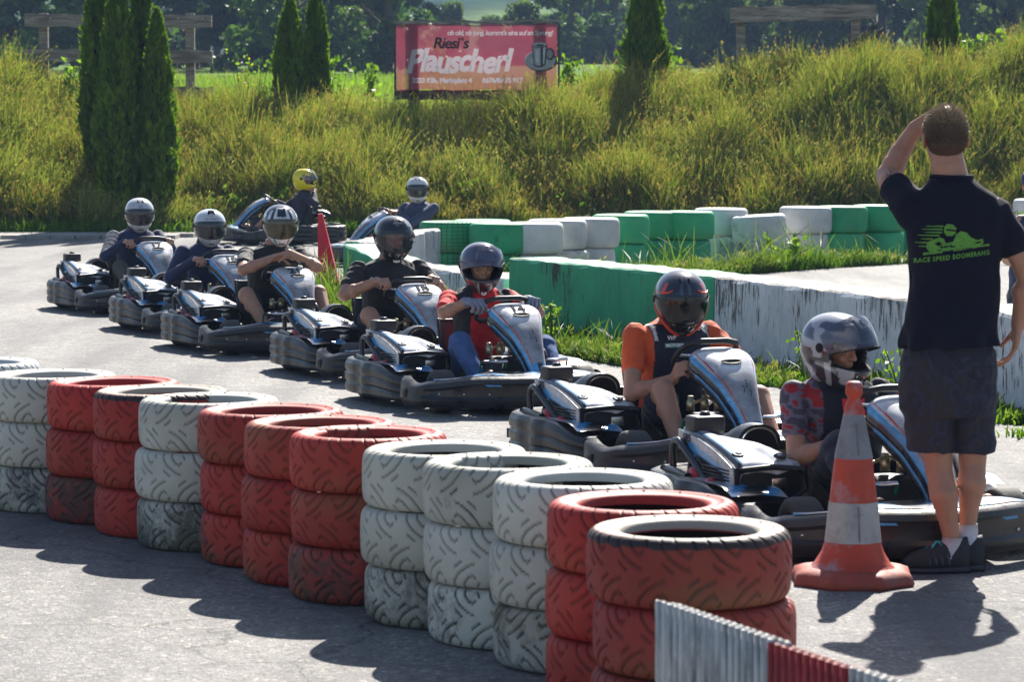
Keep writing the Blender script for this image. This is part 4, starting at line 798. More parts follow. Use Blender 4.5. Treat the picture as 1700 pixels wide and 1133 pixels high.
# ================================================================ GO-KARTS  (local: +x forward, +y driver's left, z up; origin between the front wheels)
K_PL = M('black kart plastic', (.026, .025, .026), .34, var=.35, vscale=9, bump=.12, bscale=45, dirt=((.16, .155, .15), 26, .60, .45), stretch=(1, 1, .45), rvar=.14)
K_PD = M('dark kart plastic', (.02, .02, .022), .5, var=.3, vscale=10)
K_DECAL = M('kart decal film', (1, 1, 1), .22, var=.3, vscale=14, attr=True, dirt=((.10, .10, .11), 24, .55, .6), coat=.4, stretch=(1, .6, 1.6))
K_TUBE = M('dark steel tube', (.06, .065, .075), .32, metal=.7, var=.2)
K_CHR = M('bright steel', (.62, .62, .63), .25, metal=1, var=.2)
K_BRASS = M('carburettor alloy', (.48, .40, .25), .35, metal=.9, var=.3, vscale=30)
K_RED = M('red engine cowl', (.42, .02, .03), .4, var=.3)
K_GRN = M('green pedal bracket', (.0, .16, .09), .4, var=.2)
K_SEAT = M('seat shell', (.016, .017, .019), .6, var=.3, vscale=6, dirt=((.2, .2, .2), 18, .62, .35))
K_TYRE = M('kart tyre rubber', (.062, .059, .055), .8, var=.3, vscale=12, bump=.2, bscale=80)
K_MESHM = M('air filter mesh', (.014, .014, .016), .55, var=.5, vscale=60)
K_NUM = M('number lettering', (.07, .07, .08), .9, spec=.1, var=.3, vscale=25)
K_BLUE = M('blue decal', (.05, .26, .55), .3, var=.15)
def smooth_path(pts, n):
    P = np.array(pts, float); d = np.r_[0, np.cumsum(np.linalg.norm(np.diff(P, axis=0), axis=1))]; t = np.linspace(0, d[-1], n); Q = np.stack([np.interp(t, d, P[:, k]) for k in range(P.shape[1])], 1)
    for _ in range(max(2, n // 18)): Q[1:-1] = Q[1:-1] * .5 + (Q[:-2] + Q[2:]) * .25
    return Q
def sweep(name, path, prof, mat, parent, side=1, endcap=True):
    """path rows (x,y); prof(i,t)->list of (outward, z)"""
    P = np.array(path); tg = np.gradient(P, axis=0); tg /= np.linalg.norm(tg, axis=1)[:, None]; nr = np.stack([tg[:, 1], -tg[:, 0]], 1) * side; V = []; m_ = None
    for i, (p_, nn) in enumerate(zip(P, nr)):
        pr = prof(i, i / (len(P) - 1)); m_ = len(pr)
        V += [(p_[0] + nn[0] * o, p_[1] + nn[1] * o, z) for o, z in pr]
    F = [tuple(f) for f in grid_faces(len(P), m_, False, True)]
    if endcap: F += [tuple(range(m_)), tuple((len(P) - 1) * m_ + k for k in range(m_))[::-1]]
    o = mesh_np(name, V, F, mat, parent)
    bm = bmesh.new(); bm.from_mesh(o.data); bmesh.ops.recalc_face_normals(bm, faces=bm.faces[:])
    for e_ in bm.edges:
        if len(e_.link_faces) == 2 and e_.calc_face_angle(0) > R(38): e_.smooth = False
    bm.to_mesh(o.data); bm.free(); return o
BLU, BLK, WHI, GRY = np.array((.09, .36, .68)), np.array((.03, .03, .035)), np.array((.68, .69, .71)), np.array((.19, .195, .21))
def make_kart():
    root = empty('go_kart')
    # --- nose fairing, wraps round both front wheels
    half = [(-.24, -.60), (-.20, -.655), (-.08, -.685), (.06, -.675), (.18, -.60), (.30, -.44), (.40, -.22), (.445, 0)]
    path = smooth_path(half + [(x, -y) for x, y in half[::-1][1:]], 90)
    def pf(i, t):
        c = abs(t - .5) * 2; top = .238 - .035 * float(sstep(.30, .62, c)) - .02 * math.exp(-((c - .72) / .07) ** 2) + .012 * float(sstep(.78, .86, c)); rec = float(sstep(.02, .10, .72 - c)) * .012
        if c > .93: top -= .05 * (c - .93) / .07
        w_ = .05 + .20 * float(sstep(.52, .2, c))
        return [(-.03, .045), (-.005, .05), (.012, .075), (.016, .10), (.012 - rec, .118), (.010 - rec, top - .055), (.010, top - .038), (.004, top - .014), (-.014, top), (-.045, top + .004), (-w_, top + .004 + .01 * (1 - c)), (-w_, top - .02), (-.05, top - .03), (-.035, .10)]
    nose = sweep('front_bumper', path, pf, K_PL, root)
    for s in (-1, 1):                       # square strap openings and bolts at the nose corners
        a, b = path[8 if s < 0 else -9], path[10 if s < 0 else -11]; d = (b - a) / np.linalg.norm(b - a); nn = np.array([d[1], -d[0]]) * (1 if s < 0 else -1) * (1 if s < 0 else 1)
        if nn[1] * s < 0 : nn = -nn
        c = (a + b) / 2 + nn * .012; q = math.atan2(d[1], d[0])
        MB().box((c[0], c[1], .125), (.05, .02, .058), rot=q, bev=.006).build('strap_rim', K_PL, nose); MB().box((c[0] + nn[0] * .004, c[1] + nn[1] * .004, .125), (.032, .018, .036), rot=q, bev=.004).build('strap_hole', K_PD, nose)
    bl = MB()
    for i in (20, 26, 32, 58, 64, 70):
        a, b = path[i], path[i + 1]; d = (b - a) / np.linalg.norm(b - a); nn = np.array([d[1], -d[0]])
        bl = MB().ball((a[0] + nn[0] * .002, a[1] + nn[1] * .002, .135), .008, 8).build('bolt', K_CHR, nose)
    # blue flash and painted upper deck of the nose
    V = []; Cc = []; nU, nW = 44, 10
    for i in range(nU):
        t = .20 + .60 * i / (nU - 1); j = t * 89; p_ = np.array([np.interp(j, np.arange(90), path[:, 0]), np.interp(j, np.arange(90), path[:, 1])]); p2 = np.array([np.interp(min(j + 1, 89), np.arange(90), path[:, 0]), np.interp(min(j + 1, 89), np.arange(90), path[:, 1])]); d = p2 - p_; d /= np.linalg.norm(d) + 1e-9; nn = np.array([d[1], -d[0]]); c = abs(t - .5) * 2
        top = .238 - .035 * float(sstep(.30, .62, c)) + .007
        for k in range(nW):
            f = k / (nW - 1); dep = .035 + (.02 + .26 * float(sstep(.55, .2, c))) * f; V.append((p_[0] - nn[0] * dep, p_[1] - nn[1] * dep, top + .015 * math.sin(f * 3.14) - .02 * f + .016 * math.sin(t * 40) * f * (1 - c)))
            s_ = abs(math.sin(t * 17 + f * 1.5)); col = WHI if s_ > .62 else (BLU if s_ > .25 else BLK); Cc.append(col * (1 if col is not WHI else .85))
    mesh_np('nose_deck', V, grid_faces(nU, nW), K_DECAL, nose, col=np.array(Cc))
    for s in (-1, 1):
        i = 33 if s < 0 else 56; a, b = path[i], path[i + 1]; d = (b - a) / np.linalg.norm(b - a); nn = np.array([d[1], -d[0]]) * .0045; L = []
        for (u, z) in [(-.08, .205), (.03, .205), (.05, .182), (-.035, .182)]: L.append((a[0] + d[0] * u * 1 + nn[0], a[1] + d[1] * u + nn[1], z))
        mesh_np('blue_flash', L, [(0, 1, 2, 3)], K_BLUE, nose, smooth=False)
    # --- side bumpers with three ribs, closing round the rear wheel
    for s in (-1, 1):
        pts = [(-.23, -.585), (-.27, -.625), (-.36, -.655), (-.52, -.668), (-.66, -.672), (-.70, -.69), (-.78, -.692), (-.82, -.67), (-.98, -.675), (-1.14, -.655), (-1.25, -.56), (-1.29, -.40), (-1.29, -.25)]
        pp = smooth_path([(x, y * -s * -1) if s > 0 else (x, y) for x, y in pts], 70); pp = smooth_path([(x, (y if s < 0 else -y)) for x, y in pts], 70)
        def pf2(i, t):
            lo = .055 * float(sstep(.30, .02, t)); blk = float(sstep(.40, .43, t) * sstep(.53, .50, t)); gz = [.05 + (.195 - lo) * q for q in (.0, .34, .67, 1.0)]; rib = lambda z: .010 * (1 - max(math.exp(-((z - q) / .009) ** 2) for q in gz)) * (1 - .7 * blk)
            zs = np.linspace(.05, .245 - lo, 30); w_ = .085 + .035 * float(sstep(.45, .2, t))
            return [(-.03, .045)] + [(.002 + rib(z), float(z)) for z in zs] + [(-.004, .258 - lo), (-.02, .265 - lo), (-w_ + .01, .265 - lo), (-w_, .253 - lo), (-w_, .20 - lo), (-.04, .19 - lo), (-.04, .07)]
        bp = sweep('side_bumper', pp, pf2, K_PL, root, side=-1 if s < 0 else 1)
        MB().box((-1.20, s * .618, .14), (.055, .02, .05), rot=-s * .62 + (0), bev=.005).build('strap_hole', K_PD, bp)
        # painted deck between the bumper and the engine / tank
        V = []; Cc = []
        for i in range(30):
            x = -.72 + .42 * i / 29
            for k in range(12):
                f = k / 11; y = .645 - .26 * f; z = .266 + .012 * math.sin(f * 2.6) - .05 * float(sstep(-.42, -.22, x)) * (1) - .02 * f
                V.append((x, y * s, z)); u = math.sin(x * 9 + f * 3.2); col = WHI * .8 if u > -.1 else (BLU if u > -.75 else BLK); Cc.append(col)
        mesh_np('deck_panel', V, grid_faces(30, 12), K_DECAL, bp, col=np.array(Cc))
        # raised rim along deck
        MB().tube([(-.80, s * .62, .262), (-.98, s * .625, .275), (-1.10, s * .60, .265)], .018, 8).build('bumper_strap', K_PL, bp)
    rb = sweep('rear_bumper', smooth_path([(-1.29, -.27), (-1.305, 0), (-1.29, .27)], 20), lambda i, t: [(-.03, .05)] + [(.004 + .012 * abs(math.sin((z - .05) / .17 * 9.42)), float(z)) for z in np.linspace(.05, .22, 12)] + [(-.01, .235), (-.07, .235), (-.07, .06)], K_PL, root, side=-1)
    # --- engine cover on the driver's right
    cov = empty('engine_cover'); cov.parent = root
    nx, ny = 34, 26; V = []; Cc = []
    for i in range(nx):
        f = i / (nx - 1); x = -1.05 + .63 * f; yo = -.545 - .022 * f ** .8; yi = -.385 + .145 * f; zt = .450 - .03 * f - .085 * f ** 2.2
        for k in range(ny):
            g = k / (ny - 1); y = yo + (yi - yo) * g; e_ = min(g, 1 - g)
            z = zt + .016 * math.sin(min(g / .58, 1) * math.pi) + .018 * math.sin(max(0, (g - .58) / .42) * math.pi) * (f > .25) * min(1, (f - .25) * 3) - .06 * (1 - min(1, e_ / .06)) ** 1.5 - .04 * g * (1 - f)
            V.append((x + (.012 if i == nx - 1 else 0), y, z - (.03 if i == nx - 1 else 0) - (.015 if i == 0 else 0)))
            v = vnoise(np.array([[x * 14, y * 40]]), 1.0, 2)[0]; col = WHI * (.75 + .5 * v)
            if .03 < g < .10: col = BLK
            elif .10 < g < .14 and f < .95: col = BLU * (.6 + .6 * v)
            elif .42 < g < .48 and f < .6: col = BLU * .35 + WHI * .5
            elif g > .80 and f > .45 and int(f * 22) % 2 == 0: col = BLK
            elif g > .93: col = BLK
            Cc.append(col)
    top = mesh_np('cover_top', V, grid_faces(nx, ny), K_DECAL, cov, col=np.array(Cc)); bake(top, [('SOLIDIFY', dict(thickness=.006, offset=-1))])
    # outer side: slanting painted blade with an arched cut-out
    V = []; Cc = []
    for i in range(30):
        f = i / 29; x = -1.04 + .62 * f; yo = -.548 - .024 * f ** .8; zt = .444 - .03 * f - .085 * f ** 2.2; zb = zt - .06 - .10 * f + .0; zb = zt - .085 + .02 * f if f < .80 else zt - .065 - (f - .80) / .2 * .10
        for k in range(8):
            g = k / 7; V.append((x, yo - .006, zt + (zb - zt) * g)); col = WHI * .75 if g < .35 + .2 * f else (BLU if f < .96 else BLK)
            if f < .2: col = BLK * 1.5 if g > .5 else WHI * .6
            Cc.append(col)
    sdp = mesh_np('cover_side', V, grid_faces(30, 8), K_DECAL, cov, col=np.array(Cc)); bake(sdp, [('SOLIDIFY', dict(thickness=.006, offset=0))])
    # front frame round the dark opening
    fr = MB(); a, b = Vector((-.415, -.57, 0)), Vector((-.43, -.245, 0)); zt, zb = .338, .185
    fr.tube([a + Vector((0, 0, zt)), a + Vector((.012, .0, zb + .03)), a + Vector((0, .06, zb)), b + Vector((0, -.07, zb)), b + Vector((.012, 0, zb + .05)), b + Vector((0, 0, zt - .01))], .012, 8)
    fr.tube([a + Vector((0, 0, zt - .012)), (a + b) / 2 + Vector((.02, 0, zt + .0)), b + Vector((0, 0, zt - .02))], .013, 8); fr.build('front_frame', K_PD, cov)
    MB().box((-.445, -.405, .262), (.012, .30, .14), bev=.004).build('opening_fill', K_MESHM, cov)  # near-black panel added to stand for the dark inside of the opening
    for (x, y, z) in [(-.475, -.535, .385), (-.465, -.345, .372)]:
        c = MB().lathe([(0, .008), (.010, .008), (.014, .003), (.017, .009), (.025, .009), (.028, .0)], 20).build('cap', K_PD, cov); c.location = (x, y, z); c.rotation_euler = (0, .28, 0); MB().lathe([(0, .012), (.011, .012), (.013, .006)], 12, (x, y, z)).build('cap_centre', K_CHR, cov)
    bx = MB().box((-.955, -.468, .470), (.115, .145, .075), bev=.016).build('tank_cap_box', K_PD, cov); MB().lathe([(0, .018), (.02, .018), (.024, .004), (.026, 0)], 16, (-.955, -.468, .507)).build('filler_cap', K_PL, bx)
    t = text_obj('SR5', .05, 'side_lettering', K_NUM, cov, shear=.2); warp(t, lambda v: Vector((-.93 + v.x, -.568 - v.z, .415 + v.y)))
    # --- engine block seen through the openings
    eng = MB(); eng.box((-.60, -.44, .20), (.24, .26, .20), bev=.02); eng.box((-.82, -.45, .22), (.2, .2, .26), bev=.03)
    for k in range(6): eng.box((-.60, -.44, .25 + k * .014), (.27, .29, .005))
    en = eng.build('engine', K_PD, root); MB().lathe([(.0, -.02), (.05, -.02), (.056, 0), (.05, .02), (0, .02)], 20, (-.80, -.585, .25), 'Y').build('recoil_cowl', K_RED, en); MB().box((-.47, -.56, .235), (.05, .06, .06), bev=.01).build('cylinder_cowl', K_RED, en)
    MB().lathe([(0, -.02), (.042, -.02), (.046, 0), (.04, .02), (0, .02)], 20, (-.60, -.60, .235), 'Y').build('recoil_cowl', K_RED, en); MB().box((-.45, -.36, .262), (.03, .07, .05), bev=.006).build('carburettor', K_CHR, en)
    # --- air box: ribbed hood with a mesh face, behind the cover
    hb = MB(); V = []
    for i in range(12):
        f = i / 11; x = -1.12 + .19 * f
        for k in range(17):
            a = math.pi * k / 16; rr = .5 + .5 * math.sin(min(1, f * 1.6) * math.pi / 2); V.append((x, -.215 + .092 * math.cos(a), .355 + .095 * rr * math.sin(a) ** .7))
    ab = mesh_np('air_box', V, grid_faces(12, 17), K_PL, root); bake(ab, [('SOLIDIFY', dict(thickness=.012, offset=-1))]); V = [(-.945, -.215, .355)] + [(-.94, -.215 + .084 * math.cos(math.pi * k / 16), .355 + .085 * math.sin(math.pi * k / 16) ** .7) for k in range(17)]
    mesh_np('filter_mesh', V, [(0, k + 1, k + 2) for k in range(16)], K_MESHM, ab, smooth=False)
    MB().box((-1.0, -.02, .36), (.06, .22, .05), bev=.015).build('cross_shield', K_PL, root)
    # --- grab hoop beside the engine
    MB().tube(smooth_path([(-1.04, -.575, .22), (-1.055, -.58, .34), (-1.04, -.58, .395), (-.99, -.58, .405), (-.93, -.58, .375), (-.76, -.58, .29), (-.65, -.58, .235)], 26), .0165, 10).build('grab_hoop', K_TUBE, root)
    MB().tube(smooth_path([(-1.03, -.50, .2), (-1.04, -.5, .30), (-1.0, -.50, .335), (-.9, -.5, .27)], 14), .013, 8).build('inner_hoop', K_TUBE, root)
    # --- chassis, floor, axles
    fl = MB(); fl.box((-.30, 0, .055), (1.0, .62, .012), bev=.004); fl.build('floor_tray', K_PD, root)
    ch = MB()
    for s in (-1, 1):
        ch.tube([(.26, s * .2, .07), (-.1, s * .32, .07), (-.55, s * .36, .07), (-1.15, s * .33, .10)], .016, 8); ch.tube([(-.15, s * .33, .08), (-.18, s * .58, .12), (-.7, s * .60, .13), (-.75, s * .35, .1)], .012, 8)
    ch.tube([(0, -.40, .12), (0, .40, .12)], .015, 8); ch.tube([(-1.03, -.52, .14), (-1.03, .52, .14)], .018, 8); ch.tube([(.26, -.2, .07), (.30, 0, .07), (.26, .2, .07)], .016, 8); ch.build('chassis_frame', K_TUBE, root)
    # --- wheels
    def wheel(x, y, r, wd, steer=0):
        w_ = empty('wheel'); w_.parent = root; w_.location = (x, y, r); w_.rotation_euler = (0, 0, steer)
        p_ = [(r * .50, -wd * .42), (r * .60, -wd * .5), (r * .88, -wd * .5), (r * .97, -wd * .42), (r, -wd * .28), (r, wd * .28), (r * .97, wd * .42), (r * .88, wd * .5), (r * .60, wd * .5), (r * .50, wd * .42)]
        MB().lathe(p_, 36, axis='Y').build('tyre', K_TYRE, w_, angle=50); MB().lathe([(0, -wd * .2), (r * .2, -wd * .25), (r * .25, -wd * .1), (r * .46, -wd * .15), (r * .52, -wd * .42), (r * .50, wd * .42), (r * .46, wd * .15), (0, wd * .1)], 24, axis='Y').build('rim', K_CHR, w_)
    wheel(0, -.47, .131, .125, -.05); wheel(0, .47, .131, .125, -.05); wheel(-1.03, -.50, .14, .19); wheel(-1.03, .50, .14, .19)
    # --- seat
    sp = smooth_path([(-.30, .145), (-.40, .10), (-.55, .095), (-.68, .12), (-.77, .22), (-.83, .36), (-.86, .50)], 22); V = []; nk = 21
    for i, (x, z) in enumerate(sp):
        f = i / 21; tx, tz = np.gradient(sp, axis=0)[i]; L = math.hypot(tx, tz); nx_, nz_ = tz / L, -tx / L; nx_, nz_ = -nx_ * -1, nz_ * -1
        hw = .185 + .025 * math.sin(f * math.pi); sd_ = .05 + .15 * math.sin(min(1, f * 1.4) * math.pi) ** .8 if f < .72 else .05 + .15 * math.sin(math.pi * min(1, .72 * 1.4)) + .06 * (1 - (f - .72) / .28)
        for k in range(nk):
            u = -1 + 2 * k / (nk - 1); h_ = sd_ * abs(u) ** 4; V.append((x + nx_ * h_ if False else x + (tz / L) * h_, .03 + hw * math.copysign(abs(u) ** .8, u), z + (-tx / L if False else abs(tx) / L) * h_))
    st = mesh_np('seat', V, grid_faces(22, nk), K_SEAT, root); bake(st, [('SOLIDIFY', dict(thickness=.012, offset=0))])
    MB().tube([V[i * nk] for i in range(22)] + [V[21 * nk + k] for k in range(nk)] + [V[i * nk + nk - 1] for i in range(21, -1, -1)], .010, 8).build('seat_edge', K_PD, st)
    t1 = text_obj('Speed', .06, 'seat_lettering', M('seat lettering', (.30, .31, .33), .5), st, shear=.3); t2 = text_obj('RACING', .03, 'seat_lettering', t1.data.materials[0], st, shear=.3)
    for t_, zc in ((t1, .42), (t2, .375)): warp(t_, lambda v: Vector((-.80 - (zc + v.y - .36) * .22 + v.z, .03 + v.x, zc + v.y)))
    # --- pedals, foot boxes, tank and carburettor group in the middle
    for yc, w_ in ((-.13, .17), (.29, .15)):
        pd = empty('pedal'); pd.parent = root; MB().tube([(.02, yc - w_ / 2, .30), (.02, yc + w_ / 2, .30)], .011, 8).build('foot_bar', K_CHR, pd)
        for s in (-1, 1): MB().box((-.0, yc + s * w_ / 2, .245), (.012, .012, .12), rot=Quaternion((0, 1, 0), .35), bev=.003).build('bracket', K_GRN if yc < 0 or s < 0 else K_RED, pd)
    tk = MB(); tk.loft([((-.08, 0, .07), (.12, 0, 0), (0, .17, 0)), ((-.08, 0, .22), (.12, 0, 0), (0, .165, 0)), ((-.12, 0, .30), (.09, 0, 0), (0, .12, 0)), ((-.13, 0, .32), (.05, 0, 0), (0, .07, 0))], 24, 5); tk.build('fuel_tank', K_PD, root, angle=40)
    cb = MB(); [cb.lathe([(0, 0), (.022, 0), (.022, .05), (.016, .055), (.016, .075), (0, .075)], 14, (-.16 + .03 * k, -.085 + .062 * k, .33 + .005 * (k % 2))) for k in range(3)]; cb.tube([(-.16, -.09, .36), (-.10, -.02, .40), (-.14, .05, .37)], .008, 6); cb.build('fuel_valves', K_BRASS, root)
    MB().lathe([(0, -.012), (.085, -.012), (.09, 0), (.085, .012), (0, .012)], 30, (-.06, .22, .29), 'Y').build('chain_guard', K_PL, root)
    # --- steering column and wheel
    MB().tube([(.05, .05, .12), (-.27, .065, .56)], .011, 8).build('steering_column', K_TUBE, root)
    c = Vector((-.30, .065, .60)); ax = Vector((-.60, 0, .80)).normalized(); up = Vector((.80, 0, .60)); up = (up - ax * up.dot(ax)).normalized(); lf = Vector((0, 1, 0)); sh = [(-.13, .105), (-.07, .125), (.07, .125), (.13, .105), (.158, .05), (.162, -.02), (.145, -.09), (.11, -.125), (.05, -.13), (-.05, -.13), (-.11, -.125), (-.145, -.09), (-.162, -.02), (-.158, .05)]
    sw = empty('steering_wheel'); sw.parent = root; MB().tube([c + lf * a + up * b for a, b in sh], .0155, 10, closed=True).build('rim', K_PD, sw)
    sp_ = MB(); [sp_.tube([c - ax * .02, c + lf * a + up * b], [.012, .009], 6) for a, b in ((-.15, 0), (.15, 0), (0, -.12))]; sp_.ball(c - ax * .015, (.04, .04, .03), 12); sp_.build('spokes', K_CHR, sw)
    # --- steering fairing (number panel)
    fa = empty('steering_fairing'); fa.parent = root
    SP = smooth_path([(.265, .240, .050), (.235, .285, .052), (.165, .38, .070), (.06, .495, .108), (-.06, .585, .158), (-.15, .630, .176), (-.215, .642, .155), (-.255, .628, .10)], 44); nU = 71; V = []; Cc = []
    tgs = np.gradient(SP[:, :2], axis=0)
    for i, (x, z, hw) in enumerate(SP):
        f = i / 43; tx, tz = tgs[i] / np.linalg.norm(tgs[i]); nx_, nz_ = -tz * -1, -tx; nx_, nz_ = tz, -tx
        for k in range(nU):
            u = -1 + 2 * k / (nU - 1); au = abs(u); yy = hw * math.sin(u * 1.25) / math.sin(1.25); dep = -.055 * au ** 3.2 - (.03 * max(0, au - .9) / .1)
            V.append((x + nx_ * dep, .085 + yy, z + nz_ * dep)); nz = vnoise(np.array([[x * 11, yy * 11]]), 1, 3)[0]; n3 = vnoise(np.array([[x * 90, yy * 60]]), 1, 8)[0]
            if au > .93: col = BLK
            elif au > .74 + .1 * f and f < .9: col = BLU * (.8 + .4 * nz)
            elif au > .60 + .12 * f and au < .645 + .12 * f and f < .82: col = np.array((.55, .06, .04))
            elif f > .60 and not (.2 * (1 - f)) > 1: col = WHI * (.75 + .35 * nz)
            elif f > .50: q = (f - .50) / .10; col = (GRY * (.8 + .9 * nz)) * (1 - q) + WHI * (.75 + .35 * nz) * q
            elif f < .10: col = BLK if au < .25 else BLU
            else: col = GRY * (.55 + 1.1 * nz) + n3 * .05
            Cc.append(col)
    pn = mesh_np('fairing_shell', V, grid_faces(44, nU), K_DECAL, fa, col=np.array(Cc)); bake(pn, [('SOLIDIFY', dict(thickness=.006, offset=0))])
    # side flanges, dark with a blue edge
    for s in (0, nU - 1):
        W = []; CC = []
        for i in range(2, 42):
            v = np.array(V[i * nU + s]); f = i / 43; dn = .026 + .02 * math.sin(f * 3.1)
            for k in range(5): W.append((v[0] - .35 * dn * k / 4, v[1] * (1 - .02 * k), v[2] - dn * k / 4)); CC.append(BLU * .8 if (k < 2 and .05 < f < .7) else BLK)
        fl_ = mesh_np('fairing_flange', W, grid_faces(40, 5), K_DECAL, fa, col=np.array(CC)); bake(fl_, [('SOLIDIFY', dict(thickness=.006, offset=0))])
    def on_panel(u, v, off=.006):      # u across in metres, v down from the fairing crest in metres
        d = np.r_[0, np.cumsum(np.linalg.norm(np.diff(SP[:, :2], axis=0), axis=1))]; s_ = d[-1] - .10 - v; x = np.interp(s_, d, SP[:, 0]); z = np.interp(s_, d, SP[:, 1]); tx = np.interp(s_, d, tgs[:, 0]); tz = np.interp(s_, d, tgs[:, 1]); L = math.hypot(tx, tz); hw = np.interp(s_, d, SP[:, 2]); dep = -.055 * min(1, abs(u) / hw) ** 3.2 + off + .003
        return Vector((x + tz / L * dep, .085 + u, z - tx / L * dep))
    vt = [on_panel(.055 * math.cos(a), .125 + .015 * math.sin(a) - .004 * math.cos(a) ** 2, .006) for a in np.linspace(0, 2 * math.pi, 28, endpoint=False)]; mesh_np('vent_slot', vt, [tuple(range(28))], M('vent shadow', (.008, .008, .009), .8), fa, smooth=False); mb = MB().tube(vt, .0035, 6, closed=True).build('vent_rim', K_PD, fa)
    for (u, v) in ((.015, .30), (-.01, .335), (.02, .36)): MB().tube([on_panel(u, v, .0), on_panel(u, v - .01, .016), on_panel(u - .004, v - .03, .018)], .0022, 6).build('fastener', K_PD, fa)
    root['_'] = 1; del root['_']
    return root, fa, on_panel
kart0, fair0, on_panel = make_kart()
def kart_number(s, fa):
    t = text_obj(s, .105, 'number', K_NUM, None, offset=.004, extrude=.0003); warp(t, lambda v: on_panel(v.x, .052 - v.y, .005 + v.z)); t.parent = fa; return t
KARTS = [(-3.286, 27.935, 24, '17', 'go-kart furthest back in the queue, under the plain silver helmet driver'), (-2.364, 25.314, 24, '16', 'go-kart number 16, second from the left in the queue'), (-1.689, 23.278, 24, '21', 'go-kart number 21, whose driver rests crossed arms on it'), (-.656, 21.015, 24, '18', 'go-kart number 18 driven by the man in the black polo shirt'),
         (.0, 18.80, 24, '14', 'go-kart number 14 driven by the man in red with grey gloves'), (1.037, 15.237, 23, '', 'go-kart of the orange and navy driver, with the torn blue decal'), (1.621, 12.605, 21, '', 'nearest go-kart, behind the big traffic cone and the standing man'),
         (-3.62, 42.6, -82, '', 'go-kart of the yellow-helmeted driver, seen side-on at the back'), (-1.76, 36.6, -64, '15', 'go-kart number 15 half hidden behind the pale green concrete block')]
def fairing_of(k): return [c for c in k.children if c.name.startswith('steering_fairing')][0]
karts = [kart0] + [copy_tree(kart0) for _ in KARTS[1:]]
for k, (x, y, ph, num, lab) in zip(karts, KARTS):
    k.location = (x, y, 0); k.rotation_euler = (0, 0, R(ph) - math.pi / 2); tag(k, lab, 'go-kart', 'rental go-karts')
    if num: kart_number(num, fairing_of(k))
# ================================================================ PEOPLE
SKIN = M('skin', (.46, .235, .15), .52, var=.16, vscale=14, sss=.15, bump=.08, bscale=120, dirt=((.36, .14, .09), 5, .60, .35))
SKIN2 = M('tanned skin', (.36, .17, .10), .5, var=.2, vscale=12, sss=.15, bump=.08, bscale=120)
EYEW, EYED = M('eye white', (.34, .31, .28), .4), M('iris', (.03, .035, .04), .25)
CL_NAVY = M('navy cotton', (.020, .030, .085), .85, var=.25, vscale=8, bump=.25, bscale=220, sheen=.15); CL_BLK = M('black polo cotton', (.017, .017, .020), .85, var=.3, vscale=8, bump=.2, bscale=220, sheen=.15)
CL_RED = M('red jersey', (.60, .018, .022), .75, var=.2, vscale=7, bump=.2, bscale=220); CL_JEAN = M('blue denim', (.07, .13, .30), .9, var=.35, vscale=22, bump=.3, bscale=260); CL_OLV = M('olive trousers', (.095, .095, .075), .9, var=.25, bump=.2, bscale=200)
CL_DNV = M('dark navy jersey', (.012, .014, .032), .8, var=.3, vscale=8, bump=.2, bscale=220, sheen=.2); CL_SHORT = M('dark shorts', (.03, .033, .05), .88, var=.3, bump=.2, bscale=200); CL_GLOVE = M('grey glove', (.24, .25, .32), .8, var=.25, vscale=30, bump=.3, bscale=150)
CL_GREY = M('slate blue jacket', (.06, .07, .13), .85, var=.25, bump=.2, bscale=200); CL_PAINT = M('printed jersey', (1, 1, 1), .8, var=.2, attr=True, bump=.2, bscale=220); SHOE = M('shoe black', (.02, .02, .024), .6, var=.3); SOCK = M('white sock', (.55, .53, .6), .9, bump=.3, bscale=200)
HEL_P = M('helmet paint', (1, 1, 1), .16, var=.06, attr=True, coat=.7, rvar=.05); LINING = M('helmet lining', (.015, .015, .017), .9, var=.3)
VIS_CLR, VIS_SMK, VIS_DRK, VIS_IRI = visor_mat('clear visor', (.06, .065, .085), .38), visor_mat('smoked visor', (.025, .027, .034), .86), visor_mat('dark visor', (.006, .006, .008), .98, ior=1.16), visor_mat('iridium visor', (.075, .06, .03), .93)
def hand(mb, w, d, nrm, th, curl=(.7, 1.2, .8), sc_=1.0, spread=.06, thumb_in=.6):
    """w wrist, d palm direction, nrm palm side, th thumb side; all unit vectors"""
    w, d, nrm, th = Vector(w), Vector(d).normalized(), Vector(nrm), Vector(th); nrm = (nrm - d * nrm.dot(d)).normalized(); th = (th - d * th.dot(d) - nrm * th.dot(nrm)).normalized(); s = sc_
    for k, (off, L) in enumerate(((.030, .088), (.010, .092), (-.011, .086), (-.031, .077))):
        base = w + th * off * .6 * s; kn = w + d * L * s + th * off * s; mb.cap(base, kn, .0145 * s, .0125 * s, 10)
        dr = (d + th * (off / .03) * spread).normalized(); p = kn; r_ = .0092 * s; ang = 0
        for q, (fl, cu) in enumerate(zip(((.044, .028, .022), (.049, .031, .023), (.045, .029, .022), (.036, .022, .019))[k], curl)):
            ang += cu; v = dr * math.cos(ang) + nrm * math.sin(ang); p2 = p + v * fl * s; mb.cap(p, p2, r_, r_ * .92, 10); p = p2; r_ *= .92
    mb.cap(w, w + d * .045 * s + nrm * .004, .022 * s, .024 * s, 12)
    p = w + d * .022 * s + th * .022 * s + nrm * .006 * s; v = (d * .75 + th * .75 + nrm * .35).normalized(); p2 = p + v * .042 * s; mb.cap(p, p2, .0145 * s, .0115 * s, 10)
    v = (d * .9 + th * (.35 - thumb_in * .6) + nrm * thumb_in).normalized(); p3 = p2 + v * .032 * s; mb.cap(p2, p3, .0115 * s, .0100 * s, 10); v = (d * .8 - th * thumb_in * .6 + nrm * thumb_in).normalized(); mb.cap(p3, p3 + v * .024 * s, .0100 * s, .0085 * s, 10)
